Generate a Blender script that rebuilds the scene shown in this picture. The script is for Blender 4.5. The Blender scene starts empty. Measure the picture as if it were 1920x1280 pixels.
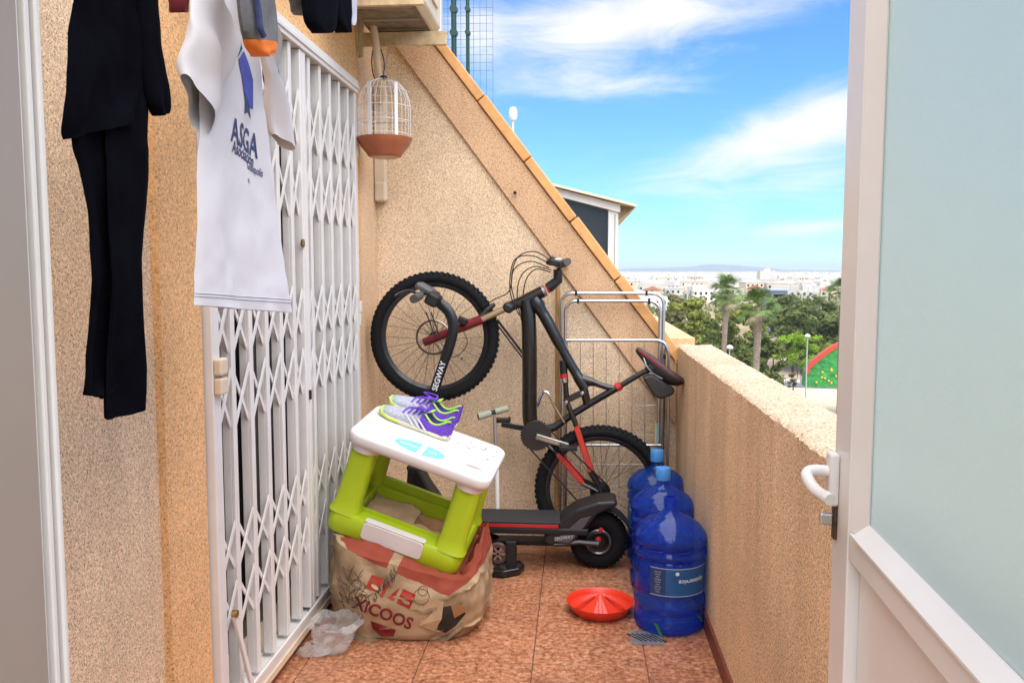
import bpy, math, random
from mathutils import Vector, Matrix, Euler
from mathutils.bvhtree import BVHTree
random.seed(7)
PI = math.pi
scene = bpy.context.scene
COL = scene.collection

# ------------------------------------------------------------------ camera, sky, sun, exposure
FPX = 1560.0                                   # focal length in photograph pixels (1920 wide)
PITCH = math.atan(133 / FPX)
YAW = math.atan(122 / FPX * math.cos(PITCH))
EYE = Vector((0, 0, 1.4))
cam_d = bpy.data.cameras.new('camera')
cam = bpy.data.objects.new('camera', cam_d)
COL.objects.link(cam)
cam.location = EYE
cam.rotation_euler = (PI / 2 - PITCH, 0, YAW)
cam_d.sensor_width = 36
cam_d.lens = 36 * FPX / 1920
cam_d.clip_start = 0.05
cam_d.clip_end = 30000
scene.camera = cam

SUN_DIR = Vector((0.14, -0.45, 1.05)).normalized()      # towards the sun: behind the viewer, over the parapet
SUN_AZ = math.atan2(SUN_DIR.x, SUN_DIR.y)
SUN_EL = math.asin(SUN_DIR.z)
SKY_STRENGTH = 0.115
SKY_TINT = (.38, .71, 1.06, 1)
CLOUD_LO, CLOUD_SPAN = 1.07, .68
CLOUD_OFF = (3.1, 1.2, 0.4)
CLOUD = (5.7, 5.5, 5.4, 1)
SUN_STRENGTH = 4.6
SUN_ANGLE = 100
EXPOSURE = 0.85

world = bpy.data.worlds.new('World')
scene.world = world
world.use_nodes = True
WN, WL = world.node_tree.nodes, world.node_tree.links


def cam_axes():
    f = Vector((-math.sin(YAW) * math.cos(PITCH), math.cos(YAW) * math.cos(PITCH), -math.sin(PITCH)))
    r = Vector((math.cos(YAW), math.sin(YAW), 0))
    return f, r, r.cross(f)


CF, CR, CU = cam_axes()


def ray(px, py):
    return CF + CR * ((px - 960) / FPX) + CU * ((640 - py) / FPX)


def at(px, py, X=None, Y=None, Z=None):
    """measured point of the photograph on a known plane of the place"""
    d = ray(px, py)
    t = X / d.x if X is not None else Y / d.y if Y is not None else (Z - EYE.z) / d.z
    return EYE + d * t


def build_sky():
    bg = WN['Background']
    sky = WN.new('ShaderNodeTexSky')
    sky.sky_type = 'NISHITA'
    sky.sun_disc = False
    sky.sun_elevation = SUN_EL
    sky.sun_rotation = SUN_AZ
    sky.air_density = 1.0
    sky.altitude = 0
    sky.dust_density = 0.1
    sky.ozone_density = 1.0

    def mth(op, a, b=None, c=None):
        n = WN.new('ShaderNodeMath')
        n.operation = op
        for i, v in enumerate((a, b, c)):
            if v is None:
                continue
            if isinstance(v, (int, float)):
                n.inputs[i].default_value = v
            else:
                WL.new(v, n.inputs[i])
        return n.outputs[0]
    tc = WN.new('ShaderNodeTexCoord')
    sep = WN.new('ShaderNodeSeparateXYZ')
    WL.new(tc.outputs['Generated'], sep.inputs[0])
    az = mth('ARCTAN2', sep.outputs[0], sep.outputs[1])
    el = mth('ARCSINE', sep.outputs[2])
    mp = WN.new('ShaderNodeMapping')
    mp.inputs['Scale'].default_value = (2.4, 2.4, 8.5)
    mp.inputs['Rotation'].default_value = (0.0, 0.16, 0.0)
    mp.inputs['Location'].default_value = CLOUD_OFF
    WL.new(tc.outputs['Generated'], mp.inputs[0])

    def noise(scale, detail, rough, dist):
        n = WN.new('ShaderNodeTexNoise')
        n.inputs['Scale'].default_value = scale
        n.inputs['Detail'].default_value = detail
        n.inputs['Roughness'].default_value = rough
        n.inputs['Distortion'].default_value = dist
        WL.new(mp.outputs[0], n.inputs['Vector'])
        return n.outputs['Fac']
    big = noise(0.42, 2, 0.5, 0.2)  # adds unseen cloud banks outside the view to whiten the ambient light
    fine = noise(2.6, 10, 0.68, 0.9)
    # cloud banks seen in the view: azimuth, elevation, half widths, tilt
    total = None
    for px, py, wx, wy, tilt, amp in ((1070, 85, 200, 85, 0.10, .48), (1330, 10, 310, 46, 0.02, .46), (1440, 262, 220, 58, 0.28, .43),
                                      (1540, 215, 110, 55, 0.2, .30), (1530, 335, 120, 30, 0.15, .26), (1500, 427, 90, 12, 0.08, .30),
                                      (1170, 165, 190, 26, -0.06, .26), (880, 60, 70, 70, 0, .42)):
        d = ray(px, py).normalized()
        a0, e0 = math.atan2(d.x, d.y), math.asin(d.z)
        sa, se = wx / FPX, wy / FPX
        da = mth('SUBTRACT', az, a0)
        de = mth('SUBTRACT', mth('SUBTRACT', el, e0), mth('MULTIPLY', da, tilt))
        q = mth('ADD', mth('POWER', mth('MULTIPLY', da, 1 / sa), 2.0), mth('POWER', mth('ABSOLUTE', mth('MULTIPLY', de, 1 / se)), 2.0))
        b = mth('MULTIPLY', mth('EXPONENT', mth('MULTIPLY', q, -1.0)), amp)
        total = b if total is None else mth('ADD', total, b)
    dens = mth('ADD', mth('ADD', mth('MULTIPLY', big, 1.5), mth('MULTIPLY', fine, 0.85)), total)
    ramp = WN.new('ShaderNodeValToRGB')
    ramp.color_ramp.elements[0].position = 0.0
    ramp.color_ramp.elements[1].position = 1.0
    ramp.color_ramp.interpolation = 'EASE'
    WL.new(mth('MULTIPLY', mth('SUBTRACT', dens, CLOUD_LO), 1 / CLOUD_SPAN), ramp.inputs[0])
    cover = mth('MULTIPLY', ramp.outputs[0], 0.95)
    hs = WN.new('ShaderNodeMixRGB')
    hs.blend_type = 'MULTIPLY'
    hs.inputs[0].default_value = 1
    hs.inputs[2].default_value = SKY_TINT
    WL.new(sky.outputs[0], hs.inputs[1])
    mix = WN.new('ShaderNodeMixRGB')
    mix.inputs[2].default_value = CLOUD
    WL.new(cover, mix.inputs[0])
    WL.new(hs.outputs[0], mix.inputs[1])
    WL.new(mix.outputs[0], bg.inputs[0])
    bg.inputs[1].default_value = SKY_STRENGTH


build_sky()
sun_d = bpy.data.lights.new('sun', 'SUN')
sun_d.energy = SUN_STRENGTH
sun_d.angle = math.radians(SUN_ANGLE)
sun_d.color = (1.0, 0.95, 0.87)
sun = bpy.data.objects.new('sun', sun_d)
COL.objects.link(sun)
sun.rotation_euler = SUN_DIR.to_track_quat('Z', 'Y').to_euler()
sun.location = (4, -4, 8)
vs = scene.view_settings
vs.view_transform = 'Standard'
vs.look = 'None'
vs.exposure = EXPOSURE
vs.gamma = 1
cy = scene.cycles
cy.max_bounces = 7
cy.diffuse_bounces = 3
cy.glossy_bounces = 3
cy.transmission_bounces = 6
cy.transparent_max_bounces = 6
cy.volume_bounces = 0
cy.caustics_reflective = False
cy.caustics_refractive = False
cy.sample_clamp_indirect = 6

# ------------------------------------------------------------------ materials
MATS = {}


def pm(name, col, rough=.6, metal=0, var=None, bump=None, trans=0, spec=None, alpha=1, coat=0, sheen=0, rnd=0, ior=None):
    """principled material; var=(scale, amount[, detail]) mottles the colour, bump=(scale, strength), rnd: brightness per object"""
    if name in MATS:
        return MATS[name]
    m = bpy.data.materials.new(name)
    m.use_nodes = True
    N, L = m.node_tree.nodes, m.node_tree.links
    b = N['Principled BSDF']
    b.inputs['Base Color'].default_value = (*col, 1)
    b.inputs['Roughness'].default_value = rough
    b.inputs['Metallic'].default_value = metal
    b.inputs['Transmission Weight'].default_value = trans
    b.inputs['Alpha'].default_value = alpha
    b.inputs['Coat Weight'].default_value = coat
    b.inputs['Sheen Weight'].default_value = sheen
    if ior:
        b.inputs['IOR'].default_value = ior
    if spec is not None:
        b.inputs['Specular IOR Level'].default_value = spec
    if var or bump or rnd:
        tc = N.new('ShaderNodeTexCoord')
    out = None
    if var:
        n = N.new('ShaderNodeTexNoise')
        n.inputs['Scale'].default_value = var[0]
        n.inputs['Detail'].default_value = var[2] if len(var) > 2 else 4
        n.inputs['Roughness'].default_value = .65
        L.new(tc.outputs['Object'], n.inputs['Vector'])
        r = N.new('ShaderNodeMapRange')
        r.inputs[1].default_value = .28
        r.inputs[2].default_value = .72
        r.inputs[3].default_value = 1 - var[1]
        r.inputs[4].default_value = 1 + var[1]
        L.new(n.outputs['Fac'], r.inputs[0])
        mx = N.new('ShaderNodeVectorMath')
        mx.operation = 'SCALE'
        mx.inputs[0].default_value = col
        L.new(r.outputs[0], mx.inputs['Scale'])
        out = mx.outputs[0]
    if rnd:
        oi = N.new('ShaderNodeObjectInfo')
        r2 = N.new('ShaderNodeMapRange')
        r2.inputs[3].default_value = 1 - rnd
        r2.inputs[4].default_value = 1 + rnd
        L.new(oi.outputs['Random'], r2.inputs[0])
        m2 = N.new('ShaderNodeVectorMath')
        m2.operation = 'SCALE'
        m2.inputs[0].default_value = col
        if out:
            L.new(out, m2.inputs[0])
        L.new(r2.outputs[0], m2.inputs['Scale'])
        out = m2.outputs[0]
    if out:
        L.new(out, b.inputs['Base Color'])
    if bump:
        n = N.new('ShaderNodeTexNoise')
        n.inputs['Scale'].default_value = bump[0]
        n.inputs['Detail'].default_value = 3
        L.new(tc.outputs['Object'], n.inputs['Vector'])
        bm = N.new('ShaderNodeBump')
        bm.inputs['Strength'].default_value = bump[1]
        bm.inputs['Distance'].default_value = bump[2] if len(bump) > 2 else .01
        L.new(n.outputs['Fac'], bm.inputs['Height'])
        L.new(bm.outputs[0], b.inputs['Normal'])
    MATS[name] = m
    return m


def stucco(name, col, dark=.36, light=1.35, grain=270, pits=85):
    """pebble-dash render: fine grains, dark and pale specks, faint weather stains"""
    if name in MATS:
        return MATS[name]
    m = bpy.data.materials.new(name)
    m.use_nodes = True
    N, L = m.node_tree.nodes, m.node_tree.links
    b = N['Principled BSDF']
    b.inputs['Roughness'].default_value = .92
    b.inputs['Specular IOR Level'].default_value = .2
    tc = N.new('ShaderNodeTexCoord')

    def noise(scale, detail=2):
        n = N.new('ShaderNodeTexNoise')
        n.inputs['Scale'].default_value = scale
        n.inputs['Detail'].default_value = detail
        L.new(tc.outputs['Object'], n.inputs['Vector'])
        return n.outputs['Fac']
    n1, n2, n3 = noise(grain), noise(grain * .55, 1), noise(2.2, 5)
    r = N.new('ShaderNodeValToRGB')
    e = r.color_ramp.elements
    e[0].position, e[0].color = .30, (*[c * dark for c in col], 1)
    e[1].position, e[1].color = .41, (*[c * .93 for c in col], 1)
    for p, k in ((.55, 1.0), (.64, light)):
        x = e.new(p)
        x.color = (*[min(.92, c * k) for c in col], 1)
    L.new(n1, r.inputs[0])
    r2 = N.new('ShaderNodeMapRange')
    r2.inputs[1].default_value, r2.inputs[2].default_value, r2.inputs[3].default_value, r2.inputs[4].default_value = .33, .67, .82, 1.14
    L.new(n2, r2.inputs[0])
    r3 = N.new('ShaderNodeMapRange')
    r3.inputs[1].default_value, r3.inputs[2].default_value, r3.inputs[3].default_value, r3.inputs[4].default_value = .3, .7, .86, 1.08
    L.new(n3, r3.inputs[0])
    mp_ = N.new('ShaderNodeMapping')
    mp_.inputs['Scale'].default_value = (9, 9, 1.1)
    L.new(tc.outputs['Object'], mp_.inputs[0])
    n4 = N.new('ShaderNodeTexNoise')
    n4.inputs['Scale'].default_value = 1.0
    n4.inputs['Detail'].default_value = 6
    L.new(mp_.outputs[0], n4.inputs['Vector'])
    r4 = N.new('ShaderNodeMapRange')
    r4.inputs[1].default_value, r4.inputs[2].default_value, r4.inputs[3].default_value, r4.inputs[4].default_value = .25, .5, .88, 1.02
    L.new(n4.outputs['Fac'], r4.inputs[0])
    m4 = N.new('ShaderNodeMath')
    m4.operation = 'MULTIPLY'
    L.new(r3.outputs[0], m4.inputs[0])
    L.new(r4.outputs[0], m4.inputs[1])
    mm = N.new('ShaderNodeMath')
    mm.operation = 'MULTIPLY'
    L.new(r2.outputs[0], mm.inputs[0])
    L.new(m4.outputs[0], mm.inputs[1])
    vo = N.new('ShaderNodeTexVoronoi')
    vo.inputs['Scale'].default_value = pits
    L.new(tc.outputs['Object'], vo.inputs['Vector'])
    rv = N.new('ShaderNodeMapRange')
    rv.inputs[1].default_value, rv.inputs[2].default_value, rv.inputs[3].default_value, rv.inputs[4].default_value = .15, .25, .48, 1.03
    L.new(vo.outputs['Distance'], rv.inputs[0])
    mv = N.new('ShaderNodeMath')
    mv.operation = 'MULTIPLY'
    L.new(mm.outputs[0], mv.inputs[0])
    L.new(rv.outputs[0], mv.inputs[1])
    sc = N.new('ShaderNodeVectorMath')
    sc.operation = 'SCALE'
    L.new(r.outputs[0], sc.inputs[0])
    L.new(mv.outputs[0], sc.inputs['Scale'])
    L.new(sc.outputs[0], b.inputs['Base Color'])
    bp_ = N.new('ShaderNodeBump')
    bp_.inputs['Strength'].default_value = .5
    bp_.inputs['Distance'].default_value = .004
    L.new(n1, bp_.inputs['Height'])
    L.new(bp_.outputs[0], b.inputs['Normal'])
    MATS[name] = m
    return m


def tile_mat():
    m = bpy.data.materials.new('terracotta_tile')
    m.use_nodes = True
    N, L = m.node_tree.nodes, m.node_tree.links
    b = N['Principled BSDF']
    b.inputs['Roughness'].default_value = .38
    tc = N.new('ShaderNodeTexCoord')
    oi = N.new('ShaderNodeObjectInfo')
    ad = N.new('ShaderNodeVectorMath')
    ad.operation = 'ADD'
    mu = N.new('ShaderNodeMath')
    mu.operation = 'MULTIPLY'
    mu.inputs[1].default_value = 37
    L.new(oi.outputs['Random'], mu.inputs[0])
    L.new(tc.outputs['Object'], ad.inputs[0])
    L.new(mu.outputs[0], ad.inputs[1])

    def noise(scale, det, rough=.6):
        n = N.new('ShaderNodeTexNoise')
        n.inputs['Scale'].default_value = scale
        n.inputs['Detail'].default_value = det
        n.inputs['Roughness'].default_value = rough
        L.new(ad.outputs[0], n.inputs['Vector'])
        return n.outputs['Fac']
    r = N.new('ShaderNodeValToRGB')
    e = r.color_ramp.elements
    e[0].position, e[0].color = .34, (.18, .050, .021, 1)
    e[1].position, e[1].color = .46, (.36, .135, .063, 1)
    for p, c in ((.54, (.48, .21, .11, 1)), (.66, (.64, .37, .22, 1))):
        x = e.new(p)
        x.color = c
    L.new(noise(58, 7, .72), r.inputs[0])
    r3 = N.new('ShaderNodeMapRange')
    r3.inputs[1].default_value, r3.inputs[2].default_value, r3.inputs[3].default_value, r3.inputs[4].default_value = .3, .7, .8, 1.15
    L.new(noise(7, 3), r3.inputs[0])
    sc = N.new('ShaderNodeVectorMath')
    sc.operation = 'SCALE'
    L.new(r.outputs[0], sc.inputs[0])
    L.new(r3.outputs[0], sc.inputs['Scale'])
    L.new(sc.outputs[0], b.inputs['Base Color'])
    bp_ = N.new('ShaderNodeBump')
    bp_.inputs['Strength'].default_value = .15
    bp_.inputs['Distance'].default_value = .002
    L.new(noise(60, 3), bp_.inputs['Height'])
    L.new(bp_.outputs[0], b.inputs['Normal'])
    MATS['terracotta_tile'] = m
    return m


# ------------------------------------------------------------------ mesh helpers
ORG = {}


class MB:
    def __init__(s):
        s.v, s.f = [], []

    def add(s, vs_, fs):
        o = len(s.v)
        s.v += [Vector(p) for p in vs_]
        s.f += [tuple(i + o for i in f) for f in fs]
        return s

    def box(s, c, d, R=None):
        hx, hy, hz = d[0] / 2, d[1] / 2, d[2] / 2
        ps = [Vector((x, y, z)) for x in (-hx, hx) for y in (-hy, hy) for z in (-hz, hz)]
        if R:
            ps = [R @ p for p in ps]
        c = Vector(c)
        return s.add([p + c for p in ps], [(0, 1, 3, 2), (4, 6, 7, 5), (0, 4, 5, 1), (2, 3, 7, 6), (0, 2, 6, 4), (1, 5, 7, 3)])

    def b2(s, x0, x1, y0, y1, z0, z1):
        return s.box(((x0 + x1) / 2, (y0 + y1) / 2, (z0 + z1) / 2), (x1 - x0, y1 - y0, z1 - z0))

    def bar(s, a, b, w, t, side=(0, 1, 0)):
        """rectangular bar from a to b; w across, t along 'side'"""
        a, b = Vector(a), Vector(b)
        d = (b - a)
        sd = Vector(side)
        u = d.cross(sd).normalized()
        v = u.cross(d).normalized()
        ps = []
        for p in (a, b):
            for i, j in ((-1, -1), (1, -1), (1, 1), (-1, 1)):
                ps.append(p + u * i * w / 2 + v * j * t / 2)
        return s.add(ps, [(3, 2, 1, 0), (4, 5, 6, 7), (0, 1, 5, 4), (1, 2, 6, 5), (2, 3, 7, 6), (3, 0, 4, 7)])

    def tube(s, pts, r, n=8, closed=False, flat=1.0, up=None):
        pts = [Vector(p) for p in pts]
        k = len(pts)
        rs = r if isinstance(r, (list, tuple)) else [r] * k
        vs_, fs = [], []
        prev = None
        for i, p in enumerate(pts):
            if closed:
                d = (pts[(i + 1) % k] - pts[i - 1])
            else:
                d = pts[min(i + 1, k - 1)] - pts[max(i - 1, 0)]
            d = d.normalized() if d.length > 1e-9 else Vector((0, 0, 1))
            if up is not None:
                a = Vector(up)
                a = (a - d * a.dot(d))
            elif prev is None:
                a = Vector((0, 0, 1)) if abs(d.z) < .9 else Vector((1, 0, 0))
                a = a - d * a.dot(d)
            else:
                a = prev - d * prev.dot(d)
            a = a.normalized()
            prev = a
            b = d.cross(a)
            for j in range(n):
                t = 2 * PI * j / n
                vs_.append(p + (a * math.cos(t) * flat + b * math.sin(t)) * rs[i])
        m = k if closed else k - 1
        for i in range(m):
            for j in range(n):
                i2 = (i + 1) % k
                fs.append((i * n + j, i * n + (j + 1) % n, i2 * n + (j + 1) % n, i2 * n + j))
        if not closed:
            fs.append(tuple(reversed(range(n))))
            fs.append(tuple(range((k - 1) * n, k * n)))
        return s.add(vs_, fs)

    def ring(s, c, R, r, ax=(0, 1, 0), n=48, m=8):
        ax = Vector(ax).normalized()
        a = ax.orthogonal().normalized()
        b = ax.cross(a)
        c = Vector(c)
        return s.tube([c + (a * math.cos(2 * PI * i / n) + b * math.sin(2 * PI * i / n)) * R for i in range(n)], r, m, closed=True)

    def lathe(s, prof, c=(0, 0, 0), n=24, ax=(0, 0, 1)):
        ax = Vector(ax).normalized()
        a = ax.orthogonal().normalized() if abs(ax.z) < .99 else Vector((1, 0, 0))
        b = ax.cross(a)
        c = Vector(c)
        vs_, fs = [], []
        for r, z in prof:
            for j in range(n):
                t = 2 * PI * j / n
                vs_.append(c + ax * z + (a * math.cos(t) + b * math.sin(t)) * r)
        for i in range(len(prof) - 1):
            for j in range(n):
                fs.append((i * n + j, i * n + (j + 1) % n, (i + 1) * n + (j + 1) % n, (i + 1) * n + j))
        shut = prof[0] == prof[-1]
        if prof[0][0] > 1e-5 and not shut:
            fs.append(tuple(reversed(range(n))))
        if prof[-1][0] > 1e-5 and not shut:
            fs.append(tuple(range((len(prof) - 1) * n, len(prof) * n)))
        return s.add(vs_, fs)

    def prism(s, poly, vec):
        n = len(poly)
        vec = Vector(vec)
        ps = [Vector(p) for p in poly]
        fs = [tuple(reversed(range(n))), tuple(range(n, 2 * n))]
        fs += [(i, (i + 1) % n, n + (i + 1) % n, n + i) for i in range(n)]
        return s.add(ps + [p + vec for p in ps], fs)

    def loft(s, rings, closed=True, cap=True):
        k, n = len(rings), len(rings[0])
        fs = []
        for i in range(k - 1):
            for j in range(n if closed else n - 1):
                fs.append((i * n + j, i * n + (j + 1) % n, (i + 1) * n + (j + 1) % n, (i + 1) * n + j))
        if cap and closed:
            fs += [tuple(reversed(range(n))), tuple(range((k - 1) * n, k * n))]
        return s.add([p for r in rings for p in r], fs)

    def build(s, name, mat, parent=None, smooth=True, bevel=0, ang=38, fixn=True, seg=2):
        off = ORG.get(parent.name, Vector()) if parent else None
        if parent is None:
            xs = [p.x for p in s.v]
            ys = [p.y for p in s.v]
            off = Vector(((min(xs) + max(xs)) / 2, (min(ys) + max(ys)) / 2, min(p.z for p in s.v)))
        me = bpy.data.meshes.new(name)
        me.from_pydata([tuple(p - off) for p in s.v], [], s.f)
        me.validate()
        if fixn:
            import bmesh
            bm = bmesh.new()
            bm.from_mesh(me)
            bmesh.ops.recalc_face_normals(bm, faces=bm.faces)
            bm.to_mesh(me)
            bm.free()
        if smooth:
            me.polygons.foreach_set('use_smooth', [True] * len(me.polygons))
            me.set_sharp_from_angle(angle=math.radians(ang))
        me.materials.append(mat)
        o = bpy.data.objects.new(name, me)
        COL.objects.link(o)
        if parent:
            o.parent = parent
            ORG[o.name] = off
        else:
            o.location = off
        if bevel:
            b = o.modifiers.new('bevel', 'BEVEL')
            b.width = bevel
            b.segments = seg
            b.limit_method = 'ANGLE'
            b.angle_limit = math.radians(35)
        return o


def tag(o, label, cat=None, group=None, kind=None):
    if label:
        o['label'] = label
    if cat:
        o['category'] = cat
    if group:
        o['group'] = group
    if kind:
        o['kind'] = kind
    return o


def thing(name, label, cat, loc=(0, 0, 0), group=None, rot=None):
    """Empty at the base of a thing; parts are given in world coordinates unless rot is set (then local)"""
    e = bpy.data.objects.new(name, None)
    COL.objects.link(e)
    e.empty_display_size = .1
    e.location = loc
    if rot is not None:
        e.rotation_euler = rot
        ORG[e.name] = Vector()
    else:
        ORG[e.name] = Vector(loc)
    return tag(e, label, cat, group)


def copy_part(o, parent, loc=None):
    c = o.copy()
    COL.objects.link(c)
    c.parent = parent
    if loc is not None:
        c.location = loc
    return c


def copy_tree(o, parent=None):
    c = o.copy()
    COL.objects.link(c)
    c.parent = parent
    for ch in o.children:
        copy_tree(ch, c)
    return c


def text_geo(body, size, bold=0.0, mirror=False):
    cu = bpy.data.curves.new('text', 'FONT')
    cu.body = body
    cu.size = size
    cu.offset = bold
    cu.align_x = 'CENTER'
    cu.align_y = 'CENTER'
    cu.resolution_u = 3
    o = bpy.data.objects.new('text', cu)
    COL.objects.link(o)
    dg = bpy.context.evaluated_depsgraph_get()
    me = bpy.data.meshes.new_from_object(o.evaluated_get(dg))
    v = [(p.co.x, p.co.y) for p in me.vertices]
    f = [tuple(p.vertices) for p in me.polygons]
    bpy.data.objects.remove(o)
    bpy.data.meshes.remove(me)
    return v, f


def spline(pts, n=8):
    """Catmull-Rom through pts"""
    P = [Vector(p) for p in pts]
    P = [P[0] * 2 - P[1]] + P + [P[-1] * 2 - P[-2]]
    out = []
    for i in range(1, len(P) - 2):
        for k in range(n):
            t = k / n
            a, b, c, d = P[i - 1:i + 3]
            out.append(.5 * ((2 * b) + (c - a) * t + (2 * a - 5 * b + 4 * c - d) * t * t + (3 * b - a - 3 * c + d) * t ** 3))
    out.append(P[-2])
    return out

# ------------------------------------------------------------------ palette
M_BEIGE = stucco('beige_render', (.80, .57, .375), grain=320, pits=95)
M_PALE = stucco('pale_render', (.78, .54, .34), dark=.75, light=1.15)
M_ORANGE = stucco('orange_render', (.80, .47, .225), dark=.6, light=1.15)
M_PARAPET = stucco('parapet_render', (.78, .525, .325), dark=.38, light=1.5, grain=220)
M_CAP = pm('orange_painted_cap', (.74, .38, .14), .8, var=(9, .18), bump=(60, .3, .004))
M_GROUT = pm('grout', (.17, .105, .07), .9, var=(40, .2))
M_SKIRT = pm('brown_skirting_tile', (.20, .055, .026), .5, var=(40, .45, 6), rnd=.15)
M_TILE = tile_mat()
M_WHITE = pm('white_lacquered_steel', (.76, .72, .68), .42, var=(7, .06), bump=(120, .06, .002))
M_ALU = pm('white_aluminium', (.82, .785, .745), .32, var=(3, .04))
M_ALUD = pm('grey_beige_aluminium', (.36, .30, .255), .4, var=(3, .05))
M_STEEL = pm('galvanised_tube', (.56, .56, .57), .28, 1.0, var=(14, .15))
M_BLACK = pm('black_plastic', (.008, .008, .009), .5, var=(30, .3))
M_SATIN = pm('black_satin_paint', (.012, .011, .012), .28, var=(18, .3), coat=.3)
M_RUBBER = pm('rubber', (.008, .008, .009), .85, spec=.25, var=(60, .35), bump=(90, .3))
M_RED = pm('red_anodised', (.46, .018, .02), .35, var=(20, .2))
M_DARKGLASS = pm('dark_glass', (.006, .006, .007), .12, spec=.25)
M_BRASS = pm('worn_brass', (.35, .24, .10), .45, .8, var=(60, .4))
M_CREAM = pm('cream_plastic', (.74, .60, .44), .5, var=(6, .08))
M_CHROME = pm('chrome', (.7, .7, .7), .15, 1.0)

# ------------------------------------------------------------------ terrace floor
XL, XP, YB = -1.05, .515, 4.30
TP = .405
fb = MB().b2(-1.03, .51, .30, 4.295, -.20, -.006)
floor = tag(fb.build('floor', M_GROUT, smooth=False), None, kind='structure')
fo = floor.location.copy()
xj = [-1.03] + [x for x in (-.959, -.554, -.149, .256) if x > -1.03] + [.51]
yj = [.30] + [2.867 + TP * k for k in range(-6, 4)] + [4.295]
tile_cache = {}
for i in range(len(xj) - 1):
    for j in range(len(yj) - 1):
        w, d = xj[i + 1] - xj[i] - .0036, yj[j + 1] - yj[j] - .0036
        key = (round(w, 3), round(d, 3))
        p = Vector(((xj[i] + xj[i + 1]) / 2, (yj[j] + yj[j + 1]) / 2, 0)) - fo
        if key not in tile_cache:
            b = MB().box((0, 0, -.004), (w, d, .008))
            o = b.build('tile', M_TILE, floor, smooth=False, bevel=.0012, seg=1)
            # mesh was offset by the (zero) parent origin; keep it centred
            tile_cache[key] = o
        else:
            o = copy_part(tile_cache[key], floor)
        o.location = p + Vector((0, 0, random.uniform(0, .0006)))

# ------------------------------------------------------------------ left house wall with the doorway
GY0, GY1, GZ0, GZ1 = 2.225, 3.83, .035, 2.265        # doorway behind the grille
hw = thing('house_wall', 'beige pebble-dash house wall with orange band around the grilled doorway', 'wall', (-1.2, 2.3, -.2))
w = MB()
w.b2(-1.35, -1.055, .30, GY0, -.2, 3.3)
w.b2(-1.35, -1.055, GY1, YB - .002, -.2, 3.3)
w.b2(-1.35, -1.055, GY0, GY1, GZ1, 3.3)
w.b2(-1.35, -1.055, GY0, GY1, -.2, GZ0)
w.build('wall', M_BEIGE, hw, smooth=False)
w = MB()
w.b2(-1.056, -1.035, 2.0, GY0 + .001, .075, 3.3)
w.b2(-1.056, -1.035, GY1 - .001, 3.955, .075, 3.3)
w.b2(-1.056, -1.035, GY0 + .001, GY1 - .001, GZ1, 3.3)
w.build('orange_band', M_ORANGE, hw, smooth=False)
w = MB().b2(-1.056, -1.040, 3.958, YB - .003, .075, 3.3)
w.build('pale_strip', M_PALE, hw, smooth=False)
for y0 in (.32, .725, 1.13, 1.535, 1.94, 2.345, 2.75, 3.155, 3.56, 3.965):
    MB().b2(-1.054, -1.022, y0, min(y0 + .402, YB - .004), -.003, .072 if not GY0 < y0 + .2 < GY1 else .03).build('skirting_tile', M_SKIRT, hw, smooth=False, bevel=.002)
sl = MB().b2(-1.30, -1.006, GY0, GY1, .034, .062)
sl.build('door_sill', M_CREAM, hw, smooth=False, bevel=.003)

# sliding door in the recess behind the grille
M_DFR = pm('dark_door_frame', (.05, .045, .04), .5)
pd = thing('sliding_door', 'dark glazed sliding door half hidden behind the white folding grille', 'door', (-1.2, 3.0, .062))
MB().b2(-1.235, -1.228, GY0, GY1, .062, GZ1).build('pane', M_DARKGLASS, pd, smooth=False)
for y in (2.25, 2.62, 3.0, 3.06, 3.44, 3.80):
    MB().b2(-1.229, -1.195, y - .025, y + .025, .062, GZ1).build('stile', M_DFR, pd, smooth=False)
for z in (.10, 2.23):
    MB().b2(-1.229, -1.198, GY0 + .004, GY1 - .004, z - .03, z + .03).build('rail', M_DFR, pd, smooth=False)

# ------------------------------------------------------------------ folding security grille
gr = thing('folding_grille', 'white folding steel security grille with scissor lattice over the doorway', 'security grille', (-1.02, 3.03, .06))
MB().b2(-1.062, -1.012, 2.235, 2.285, .07, 2.255).build('frame_post', M_WHITE, gr, smooth=False, bevel=.003)
MB().b2(-1.062, -1.012, 3.785, 3.825, .07, 2.255).build('frame_post', M_WHITE, gr, smooth=False, bevel=.003)
t = MB()
t.b2(-1.07, -1.004, 2.228, 3.83, 2.205, 2.262)
t.b2(-1.004, -.998, 2.228, 3.83, 2.222, 2.240)
t.build('top_track', M_WHITE, gr, smooth=False, bevel=.003)
t = MB()
t.b2(-1.068, -1.010, 2.235, 3.825, .062, .092)
t.b2(-1.014, -1.006, 2.235, 3.825, .09, .106)
t.b2(-1.068, -1.060, 2.235, 3.825, .09, .106)
t.build('bottom_track', M_WHITE, gr, smooth=False, bevel=.002)
bars = [2.392, 2.530, 2.668, 2.806, 2.944, 3.16, 3.295, 3.43, 3.565, 3.70]
for y in bars:
    b = MB()
    b.b2(-1.028, -1.018, y - .014, y + .014, .108, 2.203)
    b.b2(-1.053, -1.028, y - .014, y - .010, .108, 2.203)
    b.b2(-1.053, -1.028, y + .010, y + .014, .108, 2.203)
    b.build('bar', M_WHITE, gr, smooth=False, bevel=.0015, seg=1)
MB().b2(-1.062, -1.012, 3.034, 3.066, .108, 2.203).build('meeting_stile', M_WHITE, gr, smooth=False, bevel=.003)
MB().b2(-1.062, -1.012, 3.070, 3.100, .108, 2.203).build('meeting_stile', M_WHITE, gr, smooth=False, bevel=.003)
posts = [2.272] + bars[:5] + [3.05]
posts2 = [3.085] + bars[5:] + [3.80]
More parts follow.
